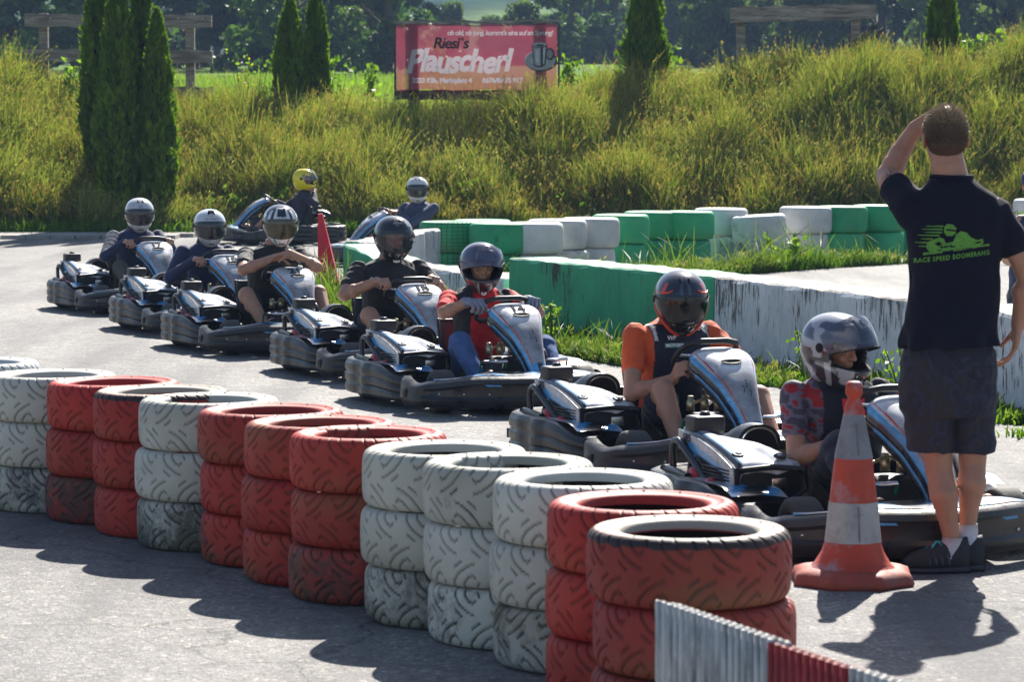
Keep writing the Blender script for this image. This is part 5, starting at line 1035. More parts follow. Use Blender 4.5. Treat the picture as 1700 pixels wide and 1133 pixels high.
def head(mb, c, Q, s=1.0, ears=True):
    """c head centre, Q rotation (x forward, y left, z up)"""
    T_ = lambda x, y, z: Vector(c) + Q @ (Vector((x, y, z)) * s)
    mb.ball(T_(-.012, 0, .028), (.093 * s, .075 * s, .092 * s), 22, Q); mb.ball(T_(.018, 0, -.03), (.066 * s, .062 * s, .078 * s), 18, Q); mb.ball(T_(.035, 0, -.078), (.042 * s, .042 * s, .034 * s), 16, Q)
    for y in (-.034, .034): mb.ball(T_(.062, y, -.022), (.024 * s, .022 * s, .02 * s), 10, Q); mb.cap(T_(.078, y * .35, .028), T_(.072, y * 1.35, .03), .010 * s, .009 * s, 8)
    mb.cap(T_(.086, 0, .018), T_(.104, 0, -.018), .009 * s, .0135 * s, 10)
    for y in (-.011, .011): mb.ball(T_(.094, y, -.022), .0085 * s, 8)
    mb.cap(T_(.084, -.016, -.046), T_(.084, .016, -.046), .0075 * s, .0075 * s, 8); mb.cap(T_(.081, -.014, -.056), T_(.081, .014, -.056), .0085 * s, .0085 * s, 8)
    if ears:
        for y in (-1, 1): mb.ball(T_(-.012, y * .079, -.008), (.020 * s, .008 * s, .033 * s), 12, Q @ Quaternion((0, 0, 1), y * -.35)); mb.ball(T_(-.004, y * .073, -.02), (.012 * s, .009 * s, .014 * s), 10, Q)
    return T_
def eyes(T_, parent, s=1.0):
    for y in (-.031, .031):
        e = MB().ball(T_(.068, y, .006), .0105 * s, 12).build('eye', EYEW, parent); MB().ball(T_(.0755, y, .006), .0052 * s, 10).build('iris', EYED, e)
HA, HB = .168, .139     # helmet half length and half width
def hsurf(az, el, k=1.0):
    """helmet surface point for azimuth / elevation in degrees, +x forward"""
    a, e = R(az), R(el); ca, sa, ce, se = math.cos(a), math.sin(a), math.cos(e), math.sin(e)
    x, y, z = ce * ca, ce * sa, se; n = 2.25; r = (abs(x / HA) ** n + abs(y / HB) ** n + abs(z / (.150 if z > 0 else .182)) ** n) ** (-1 / n)
    chin = max(0, ca) ** 3 * math.exp(-((el + 36) / 20) ** 2); r *= 1 + .10 * chin
    jaw = max(0, -z); y2 = y * r * (1 - .35 * jaw ** 1.5) * k; return Vector((x * r * k * (1 - .10 * jaw * (ca < 0)), y2, z * r * k))
def helmet(parent, c, Q, style, visor, vis_angle=0, label=None, bottom=-62):
    h = empty('helmet'); h.parent = parent; h.location = c; h.rotation_mode = 'QUATERNION'; h.rotation_quaternion = Q
    els = np.r_[np.linspace(bottom, -24, 18), np.linspace(-22, 18, 18), np.linspace(20, 90, 30)]; azs = np.linspace(-180, 180, 108, endpoint=False); V = []; Cc = []; F = []; ne = len(els)
    for a in azs:
        for e_ in els: V.append(hsurf(a, e_)); Cc.append(style(a, e_))
    for i in range(108):
        for j in range(ne - 1):
            am = azs[i] + 1.6; em = (els[j] + els[j + 1]) / 2; lim = 66 - 8 * abs(em + 2) / 20
            if abs(am) < lim and -23 < em < 19: continue
            i2 = (i + 1) % 108; F.append((i * ne + j, i2 * ne + j, i2 * ne + j + 1, i * ne + j + 1))
    sh = mesh_np('shell', V, F, [HEL_P, LINING], h, col=np.array(Cc)); bake(sh, [('SOLIDIFY', dict(thickness=.024, offset=-1, material_offset=1, material_offset_rim=1))])
    # visor: same surface, a little proud, turned up about the temples if open
    ve = np.linspace(-26, 24, 18); va = np.linspace(-76, 76, 50); V = []; piv = Vector((-.005, 0, .012)); Rv = Quaternion((0, 1, 0), -R(vis_angle))
    for a in va:
        for e_ in ve:
            q = e_ * (1 - .30 * (abs(a) / 76) ** 2); p_ = hsurf(a, q, 1.022 + .012 * (vis_angle > 0)); V.append(piv + Rv @ (p_ - piv))
    vv = mesh_np('visor', V, grid_faces(50, 18), visor, h); edge = [V[i * 18] for i in range(50)]; MB().tube(edge, .0028, 6).build('visor_seal', LINING, h)
    for s in (-1, 1): MB().lathe([(0, .006 * s), (.016, .006 * s), (.021, .0)], 18, hsurf(s * 84, 4, 1.01), axis='Y').build('visor_hinge', LINING, h)
    # chin vent and crown vents
    vt = MB(); p0 = hsurf(0, -40, .995); vt.box(p0, (.012, .045, .009), bev=.003)
    for s in (-1, 1): pc = hsurf(s * 13, 52, 1.006); vt.box(pc, (.035, .014, .007), rot=Quaternion((0, 1, 0), .55), bev=.003)
    vt.build('vents', LINING, h); return h
def decal_on(h, s, size, az, el, mat, k=1.008, sx=1.0, **kw):
    t = text_obj(s, size, 'lettering', mat, None, extrude=.0006, **kw)
    def f(v):
        q = hsurf(az + math.degrees(v.x * sx / HB) * 1.0, el + math.degrees(v.y / HA), k + v.z * 2); return q
    warp(t, f); t.parent = h; return t
DW, DB, DR = M('white lettering', (.8, .8, .8), .4), M('black lettering', (.015, .015, .016), .4), M('red lettering', (.6, .02, .02), .4)
def lerp3(a, b, t): return Vector(a).lerp(Vector(b), t)
def torso_secs(P, Nk, lean, hw, dp, yaw=0):
    """stack of ellipses from the hips P to the neck base Nk"""
    P, Nk = Vector(P), Vector(Nk); ax = (Nk - P).normalized(); lt = Vector((math.sin(-yaw), math.cos(yaw), 0)); fw = lt.cross(ax) * 1; fw.normalize()
    tab = [(-.06, .98, .95), (.0, 1.0, 1.0), (.18, .97, 1.03), (.36, .94, 1.02), (.55, 1.0, 1.0), (.72, 1.06, .98), (.85, 1.04, .86), (.94, .80, .68), (1.0, .42, .5), (1.06, .36, .42)]
    return [(P + (Nk - P) * t + fw * (.03 * math.sin(t * 3)), lt * hw * a, fw * dp * b) for t, a, b in tab], lt, fw
def driver(kart_i, label, sp):
    """a seated driver; all joints in the kart's own frame"""
    x, y, ph = KARTS[kart_i][:3]; e = empty('person', (x, y, 0), R(ph) - math.pi / 2, label, 'person'); g = sp.get
    P = Vector(g('pelvis', (-.64, .05, .20))); Nk = Vector(g('neck', (-.60, .05, .70))) + Vector((0, 0, .035)); Hc = Vector(g('head', (-.52, .05, .865))); hw, dp = g('hw', .165), g('dp', .125); B = g('bulk', 1.0)
    secs, lt, fw = torso_secs(P, Nk, 0, hw, dp, g('yaw', 0)); sh = {s: Nk - (Nk - P).normalized() * .082 + lt * s * (hw + .035) for s in (-1, 1)}
    EL = g('elbow', {-1: (-.44, -.30, .50), 1: (-.44, .36, .50)}); WR = g('wrist', {-1: (-.335, -.14, .635), 1: (-.325, .27, .64)})
    KN = g('knee', {-1: (-.26, -.20, .40), 1: (-.24, .28, .38)}); AN = g('ankle', {-1: (-.04, -.17, .21), 1: (-.02, .31, .20)})
    body = MB(); s2 = [(c, u * .93, v * .92) for c, u, v in secs]; body.loft(s2, 26, 2.3); body.limb([Nk + Vector((-.02, 0, -.05)), lerp3(Nk, Hc, .6)], [.062, .058]); yawq = g('hq', Quaternion((0, 0, 1), g('hyaw', 0)) @ Quaternion((0, 1, 0), g('hpitch', .10)))
    T_ = head(body, Hc + yawq @ Vector((-.005, 0, -.01)), yawq, 1.0, False)
    for s in (-1, 1):
        body.limb([sh[s], EL[s], WR[s]], [.050 * B, .043 * B, .029 * B]); m_ = lerp3(EL[s], WR[s], .28); body.ball(m_, .046 * B, 12)
        hd = g('hand', {}).get(s) or ((.93, -s * .12, .12), (.15, -s * .2, -.95), (0, -s, .25), (.95, 1.3, .8)); hand(body, WR[s], hd[0], hd[1], hd[2], hd[3], 1.04)
        hip = P + lt * s * .10 + Vector((0.02, 0, -.03)); body.limb([hip, KN[s], AN[s]], [.080 * B, .058 * B, .040 * B]); body.ball(lerp3(KN[s], AN[s], .3) + Vector((-.015, 0, -.01)), .054 * B, 12); body.limb([AN[s], Vector(AN[s]) + Vector((.16, 0, .05))], [.036, .028])
    blob(body, 'body', SKIN, e, .0062, 2)
    eyes(T_, e)
    # clothes
    top = MB(); top.loft([(c, u * 1.04, v * 1.05) for c, u, v in secs[:-1]], 30, 2.3)
    lng = g('long', False)
    for s in (-1, 1):
        top.ball(sh[s], .059 * B, 14)
        if lng: top.limb([sh[s], EL[s], lerp3(EL[s], WR[s], .93)], [.070 * B, .058 * B, .040 * B])
        else: q = lerp3(sh[s], EL[s], g('sleeve', .72)); top.limb([sh[s], q], [.063 * B, .059 * B])
    cuts = []
    if not lng:
        for s in (-1, 1):
            pass
    shirt = blob(top, 'shirt', g('shirt', CL_NAVY), e, .0075, 3, folds=.0014 if lng else .004, fscale=1.1, colf=g('colf'))
    if g('hood'): MB().tube([Nk + Vector((.05 * math.cos(a) - .01, .075 * math.sin(a), .0)) for a in np.linspace(0, 6.28, 18, endpoint=False)], .018, 8, closed=True).build('collar', g('shirt', CL_NAVY), e)
    lg = MB()
    lgl = g('legs', 'short')
    for s in (-1, 1):
        hip = P + lt * s * .10 + Vector((.02, 0, -.03))
        if lgl == 'long': lg.limb([hip, KN[s], lerp3(KN[s], AN[s], .9)], [.098 * B, .074 * B, .056 * B])
        else: lg.limb([hip, lerp3(hip, KN[s], .74)], [.100 * B, .088 * B])
    lg.ball(P + Vector((.02, 0, -.02)), (.14, .17, .10), 16); blob(lg, 'trousers' if lgl == 'long' else 'shorts', g('legmat', CL_SHORT), e, .008, 3, folds=.0035)
    for s in (-1, 1):
        a = Vector(AN[s]); sb = MB(); sb.loft([(a + Vector((-.04, 0, -.035)), (0, .03, 0), (.0, 0, .05)), (a + Vector((.03, 0, -.02)), (0, .04, 0), (0, 0, .055)), (a + Vector((.12, 0, .015)), (0, .046, 0), (-.01, 0, .038)), (a + Vector((.20, 0, .05)), (0, .036, 0), (-.01, 0, .022))], 18, 2.4); sb.build('shoe', SHOE, e)
    hl = helmet(e, Hc, yawq, g('style'), g('visor', VIS_SMK), g('va', 0)); nk = MB(); nk.limb([Nk, lerp3(Nk, Hc, .45)], [.078, .072]); 
    if g('scarf', True): nk.build('neck_scarf', g('scarfmat', CL_BLK), e)
    return e, hl, T_, sh, secs
A_ = np.array
def st_silver(a, e): return A_((.50, .51, .54)) if not (e < -30 and abs(a) < 14) else A_((.42, .42, .44))
def st_white(a, e): return A_((.60, .61, .63)) if e > -27 or abs(a) > 70 else A_((.38, .39, .41))
def st_nolan(a, e):
    w_, k = A_((.72, .73, .74)), A_((.018, .02, .03)); a_ = abs(a)
    if e > 20: return w_ if (14 < a_ < 24 and e < 62) or (e > 58 and a_ < 24 and e < 64) or (34 < a_ < 48 and e < 50) or (a_ > 60 and 25 < e < 36) else (k if a_ < 90 else k)
    if e < -28: return k if (abs(a_ - 12 - (e + 62) * .35) < 2.2) or abs(a_ - 38 - (e + 50) * .6) < 3.0 or (a_ < 60 and -47 < e < -45) else w_
    return w_ if int((a_ + e) / 13) % 2 else k
def st_black(a, e): return A_((.018, .019, .021)) + (A_((.30, .33, .36)) if (30 < a < 44 and 34 < e < 50) else 0)
def st_lazer(a, e):
    a_ = abs(a)
    if e > 20: return A_((.40, .40, .46)) if 17 < a_ < 21 and e < 66 else (A_((.07, .05, .05)) if a_ < 17 and e > 40 else A_((.035, .035, .065)))
    if a_ < 15 and e < -28: return A_((.09, .012, .012))
    if 15 <= a_ < 18 and e < -28: return A_((.45, .43, .42))
    return A_((.035, .028, .03)) * (1 + 1.2 * (vnoise(A_([[a / 9, e / 6]]), 1, 2)[0] > .6))
def st_orange(a, e):
    a_ = abs(a); k, o = A_((.022, .025, .04)), A_((.72, .06, .018))
    if e > 20: return o if (44 < a_ < 56 and e < 46 and e > 24)  else (A_((.07, .08, .11)) if 6 < a_ < 13 and e < 70 else k)
    if e < -24: return o if abs(a_ - (70 + (e + 24) * 1.45)) < 6 or abs(a_ - (88 + (e + 24) * 1.1)) < 3 else A_((.014, .014, .016))
    return o if a_ > 70 and a_ < 80 else k
def st_grey(a, e):
    n = vnoise(A_([[a / 26, e / 17]]), 1, 11)[0]; w_ = A_((.40, .42, .46)); d = A_((.09, .10, .15))
    if e > 14: return (w_ if n > .46 else d) if abs(a) > 15 else (d if n > .35 else w_)
    if a < -60 or a > 60: return A_((.05, .05, .055)) if e < 0 and n > .5 else w_ * .9
    return w_ * .95 if n > .42 else A_((.03, .03, .035))
def st_yellow(a, e): return A_((.80, .66, .01))
def st_wb(a, e): return A_((.62, .62, .60)) if e < 58 or abs(a) > 60 else A_((.03, .03, .035))
# 1 -- plain silver helmet
e, h, *_ = driver(0, 'driver in navy sweatshirt and plain silver helmet, hands on wheel, furthest back in the queue', dict(style=st_silver, visor=VIS_SMK, shirt=CL_NAVY, long=True, legs='long', legmat=CL_OLV, hyaw=-.22, head=(-.60, .08, .88), neck=(-.66, .06, .71), pelvis=(-.66, .05, .2), hw=.18, knee={-1: (-.30, -.20, .40), 1: (-.28, .32, .40)}))
decal_on(h, 'SQ', .03, 0, 30, DB); decal_on(h, 'W', .045, 0, 52, DB)
# 2
e, h, *_ = driver(1, 'driver in navy sweatshirt with white helmet carrying a small camera mount, second in the queue', dict(style=st_white, visor=VIS_SMK, shirt=CL_NAVY, long=True, legs='long', legmat=CL_SHORT, hyaw=-.20, head=(-.58, .06, .86), neck=(-.64, .04, .69), hw=.165, elbow={-1: (-.50, -.32, .44), 1: (-.46, .33, .48)}, wrist={-1: (-.345, -.15, .60), 1: (-.33, .27, .61)}))
decal_on(h, 'GET ENERGY', .020, 0, 30, DB, shear=.2); decal_on(h, '~', .05, 0, 40, DR); MB().box(hsurf(0, 58, 1.02), (.03, .05, .022), rot=Quaternion((0, 1, 0), .5), bev=.008).build('camera_mount', LINING, h)
# 3 -- crossed forearms
e, h, *_ = driver(2, 'driver in black T-shirt and black-and-white helmet, forearms crossed', dict(style=st_nolan, visor=VIS_IRI, shirt=CL_BLK, hyaw=-.28, hpitch=.16, head=(-.50, .11, .96), neck=(-.58, .08, .77), pelvis=(-.66, .05, .22), hw=.185, bulk=1.12, sleeve=.62, scarf=False,
    elbow={-1: (-.34, -.25, .62), 1: (-.32, .34, .63)}, wrist={-1: (-.22, -.03, .715), 1: (-.17, .06, .75)}, hand={-1: ((.15, .95, .02), (0, .1, -1), (1, 0, .2), (.25, .35, .2)), 1: ((-.1, -.95, -.12), (0, -.1, -1), (1, 0, .1), (.3, .35, .25))},
    knee={-1: (-.30, -.24, .43), 1: (-.28, .34, .43)}, ankle={-1: (-.06, -.17, .20), 1: (-.02, .32, .18)}))
decal_on(h, 'NOLAN', .026, 0, 27, DW, offset=.001)
# 4
e, h, T_, sh, _ = driver(3, 'driver in black polo shirt and matt black helmet with clear visor, both hands on wheel', dict(style=st_black, visor=VIS_CLR, shirt=CL_BLK, hyaw=-.18, head=(-.54, .05, .95), neck=(-.60, .04, .77), pelvis=(-.66, .04, .23), hw=.195, bulk=1.12, sleeve=.62, scarf=False, elbow={-1: (-.46, -.35, .56), 1: (-.44, .36, .58)}, wrist={-1: (-.35, -.15, .655), 1: (-.335, .25, .665)}, knee={-1: (-.32, -.22, .42), 1: (-.26, .34, .42)}))
decal_on(h, 'XXL', .026, 0, -52, DB, offset=.001, k=1.014); q = MB().ball(hsurf(0, -52, .99), (.012, .026, .014), 14).build('size_sticker', DW, h); decal_on(h, 'VEMAR', .024, 0, 44, DW); decal_on(h, 'ooo', .016, 0, 38, DW)
MB().tube([Vector((-.375, -.16, .645)) + Vector((.010 * math.cos(a), .030 * math.cos(a + .6), .034 * math.sin(a))) for a in np.linspace(0, 6.28, 16, endpoint=False)], .004, 6, closed=True).build('bracelet', K_CHR, e)
# 5
def red_col(V):
    y, z, x = V[:, 1] - .05, V[:, 2], V[:, 0]; c = np.tile(A_((.60, .018, .022)), (len(V), 1)); m_ = ((np.abs(np.abs(y) - .135) < .045) & (z > .55)) | ((np.abs(y) > .12) & (np.abs(y) < .2) & (z < .60)); c[m_] = (.02, .02, .025); return c
e, h, T_, sh, _ = driver(4, 'driver in red jersey with grey gloves, jeans and glasses under an open dark helmet', dict(style=st_lazer, visor=visor_mat('raised tinted visor', (.09, .10, .17), .72), va=33, shirt=CL_PAINT, colf=red_col, hyaw=-.26, head=(-.52, .02, .86), neck=(-.60, .03, .70), pelvis=(-.64, .05, .2), hw=.165, legs='long', legmat=CL_JEAN, elbow={-1: (-.44, -.27, .58), 1: (-.42, .37, .56)}, wrist={-1: (-.335, -.15, .645), 1: (-.325, .26, .65)}, knee={-1: (-.30, -.22, .40), 1: (-.26, .34, .36)}, ankle={-1: (-.08, -.18, .18), 1: (-.02, .3, .18)}))
for s in (-1, 1):
    gm = MB(); w_ = Vector({-1: (-.335, -.15, .645), 1: (-.325, .26, .65)}[s]); hand(gm, w_, (.93, -s * .12, .12), (.15, -s * .2, -.95), (0, -s, .25), (.95, 1.3, .8), 1.2); gm.cap(w_ - Vector((.93, -s * .12, .12)).normalized() * .04, w_, .038, .034); blob(gm, 'glove', CL_GLOVE, e, .004, 1)
GL = M('gold wire', (.55, .42, .2), .3, metal=1)
for y in (-.032, .032): MB().tube([T_(.100 - .1 * abs(y + .024 * math.cos(a)) * .5, y + .024 * math.cos(a), .004 + .019 * math.sin(a)) for a in np.linspace(0, 6.28, 20, endpoint=False)], .0014, 6, closed=True).build('glasses_rim', GL, e)
MB().tube([T_(.099, -.009, .008), T_(.102, 0, .011), T_(.099, .009, .008)], .0014, 6).build('glasses_bridge', GL, e)
decal_on(h, 'LAZER', .027, 0, 46, DW, k=1.05, shear=.1); o = MB().lathe([(0, .002), (.017, .002), (.017, 0)], 20, axis='X').build('size_sticker', DW, h); o.location = hsurf(0, -51, 1.004); decal_on(h, 'M', .024, 0, -51, DB, k=1.035, offset=.001)
# 6
def ora_col(V):
    y, z, x = V[:, 1] - .05, V[:, 2], V[:, 0]; c = np.tile(A_((.013, .015, .035)), (len(V), 1)); m_ = (np.abs(y) > .168 + .0 * z) | ((z > .74) & (np.abs(y) > .07)) | ((np.abs(y) > .145) & (z < .45)); c[m_] = (.68, .10, .025); c[(np.abs(np.abs(y) - .155) < .008) & (z > .66)] = (.6, .6, .6); return c
e, h, T_, sh, secs = driver(5, 'driver in orange and navy racing shirt and black helmet with orange lines, looking down', dict(style=st_orange, visor=VIS_DRK, shirt=CL_PAINT, colf=ora_col, hyaw=-.30, hpitch=.22, head=(-.51, .03, .865), neck=(-.61, .03, .73), pelvis=(-.66, .05, .2), hw=.18, bulk=1.06, sleeve=.52, scarf=False, legmat=CL_DNV, elbow={-1: (-.46, -.27, .40), 1: (-.44, .38, .50)}, wrist={-1: (-.33, -.10, .475), 1: (-.37, .25, .56)},
    hand={-1: ((.45, -.05, .35), (.1, .9, -.1), (.2, .1, .9), (.9, 1.2, .8))}, knee={-1: (-.30, -.17, .42), 1: (-.24, .34, .38)}, ankle={-1: (-.10, -.17, .16), 1: (-.02, .31, .18)}))
OTR = M('orange helmet trim', (.75, .05, .012), .35)
for s in (-1, 1):
    for pts in ([(80, 10), (76, -8), (64, -24), (44, -36), (26, -46), (13, -54)], [(86, -14), (70, -34), (46, -50), (24, -60)], [(66, 26), (50, 23), (32, 27), (26, 32)]):
        P_ = smooth_path([tuple(hsurf(s * a, q_, 1.026)) for a, q_ in pts], 24); MB().tube([tuple(v) for v in P_], [.003 + .0022 * math.sin(i / 23 * 3.14) for i in range(24)], 8).build('trim_line', OTR, h)
shirt = [c for c in e.children if c.name.startswith('shirt')][0]
def proj(o, tgt, origin, right, up, dirv, off=.003):
    """lay a flat decal on a mesh by casting along dirv; all in the owner's frame"""
    bm = bmesh.new(); bm.from_mesh(tgt.data); bvh = BVHTree.FromBMesh(bm); bm.free(); right, up, dirv = Vector(right), Vector(up), Vector(dirv).normalized()
    def f(v):
        st_ = Vector(origin) + right * v.x + up * v.y - dirv * .5; hit = bvh.ray_cast(st_, dirv); p_ = hit[0] if hit[0] is not None else Vector(origin) + right * v.x + up * v.y; return p_ - dirv * (off + v.z * .3)
    return warp(o, f)
def chest(o, tgt, y, z, off=.004): proj(o, tgt, (-.5, y, z), (0, 1, 0), (0, 0, 1), (-1, 0, 0), off); o.parent = e; return o
TEAL = M('teal patch', (.02, .22, .2), .6); NVP = M('navy patch', (.012, .013, .03), .6); YEL = M('yellow print', (.7, .45, .02), .5); RDP = M('red print', (.62, .02, .04), .5)
def ell(cx, cy, rx, ry, n=18): return [(cx + rx * math.cos(t), cy + ry * math.sin(t)) for t in np.linspace(0, 6.283, n, endpoint=False)]
def rbox(x0, y0, x1, y1, n=6): return [(x0 + (x1 - x0) * i / n, y0) for i in range(n)] + [(x1, y0), (x1, y1)] + [(x1 + (x0 - x1) * i / n, y1) for i in range(1, n)] + [(x0, y1)]
chest(poly(rbox(-.05, -.012, .05, .012), 'patch', TEAL), shirt, -.02, .635, .003); chest(text_obj('MOTOREX', .022, 'chest_lettering', DW, offset=.0008), shirt, -.012, .635, .007); chest(text_obj('WP', .030, 'chest_lettering', DW, shear=.3, offset=.001), shirt, -.03, .672, .005)
chest(poly(rbox(-.045, -.018, .045, .018), 'patch', NVP), shirt, .10, .725, .004); chest(poly(ell(0, .002, .011, .011), 'emblem', YEL), shirt, .10, .725, .007); chest(poly([(-.034, .002), (-.012, .01), (-.006, -.004), (-.026, -.006)], 'emblem', RDP), shirt, .10, .725, .008); chest(poly([(.034, .002), (.012, .01), (.006, -.004), (.026, -.006)], 'emblem', RDP), shirt, .10, .725, .008); chest(text_obj('Red Bull', .013, 'chest_lettering', RDP, offset=.0006), shirt, .10, .712, .008)
# 7 -- visor up, looking to his left
def camo_col(V):
    y, z, x = V[:, 1] - .05, V[:, 2], V[:, 0]; c = np.tile(A_((.012, .013, .025)), (len(V), 1)); m_ = np.abs(y) > .165; n = vnoise(V * (1, 1, 2.0), 24, 3); cc = np.where(n[:, None] > .64, A_((.34, .018, .02)), np.where(n[:, None] > .42, A_((.16, .14, .19)), A_((.07, .055, .08)))); c[m_] = cc[m_]; return c
q7 = Quaternion((0, 0, 1), R(24)) @ Quaternion((0, 1, 0), .16)
e, h, T_, sh, secs = driver(6, 'driver with red camouflage sleeves and raised helmet visor, looking sideways', dict(style=st_grey, visor=visor_mat('raised clear visor', (.07, .09, .14), .7), va=38, shirt=CL_PAINT, colf=camo_col, hq=q7, head=(-.56, -.03, .82), neck=(-.63, 0, .665), pelvis=(-.66, .05, .19), hw=.17, bulk=1.0, sleeve=.56, scarf=False, legs='long', legmat=CL_DNV,
    elbow={-1: (-.50, -.25, .36), 1: (-.44, .36, .46)}, wrist={-1: (-.34, -.12, .44), 1: (-.36, .24, .56)}, knee={-1: (-.30, -.15, .42), 1: (-.26, .30, .40)}, ankle={-1: (-.06, -.17, .18), 1: (-.02, .31, .18)}))
shirt = [c for c in e.children if c.name.startswith('shirt')][0]
chest(poly(rbox(-.055, -.045, .055, .045), 'chest_print', RDP), shirt, .02, .56, .004)
for yy in (.012, -.018): chest(poly(rbox(-.035, -.006, .055 if yy < 0 else .04, .006), 'chest_print_gap', CL_DNV), shirt, .02 + (.0 if yy > 0 else -.02), .56 + yy, .008)
BRD = M('brown beard', (.05, .03, .02), .9, var=.3)
# 8 -- yellow helmet, chin in hand
q8 = Quaternion((0, 0, 1), R(152)) @ Quaternion((0, 1, 0), .02)
e, h, *_ = driver(7, 'driver in dark jacket and bright yellow helmet, looking back with chin on his fist', dict(style=st_yellow, visor=visor_mat('lifted visor', (.2, .23, .28), .45), va=24, shirt=CL_GREY if False else M('charcoal jacket', (.03, .03, .05), .8, var=.3), long=True, hq=q8, head=(-.74, .03, .89), neck=(-.76, .04, .70), pelvis=(-.68, .05, .2), hw=.16, elbow={-1: (-.5, -.2, .5), 1: (-.86, .40, .56)}, wrist={-1: (-.36, -.1, .58), 1: (-.86, .20, .70)}, hand={1: ((-.05, -.5, .5), (.3, -.3, -.6), (.2, -.4, .6), (1.1, 1.3, .8))}))
decal_on(h, 'yellow' if False else '==', .03, 60, 32, DW)
MB().tube([(-.66 + .05 * math.cos(a), .04 + .085 * math.sin(a), .685) for a in np.linspace(-1.6, 1.6, 12)], .006, 6).build('jacket_piping', M('lilac piping', (.35, .2, .5), .7), e)
# 9 -- back right
q9 = Quaternion((0, 0, 1), R(68)) @ Quaternion((0, 1, 0), .05)
e, h, *_ = driver(8, 'driver in slate blue jacket and white helmet, half hidden behind the green tyres', dict(style=st_wb, visor=VIS_SMK, shirt=CL_GREY, long=True, hq=q9, head=(-.66, .08, .90), neck=(-.70, .07, .72), pelvis=(-.66, .05, .2), hw=.17, yaw=.5))
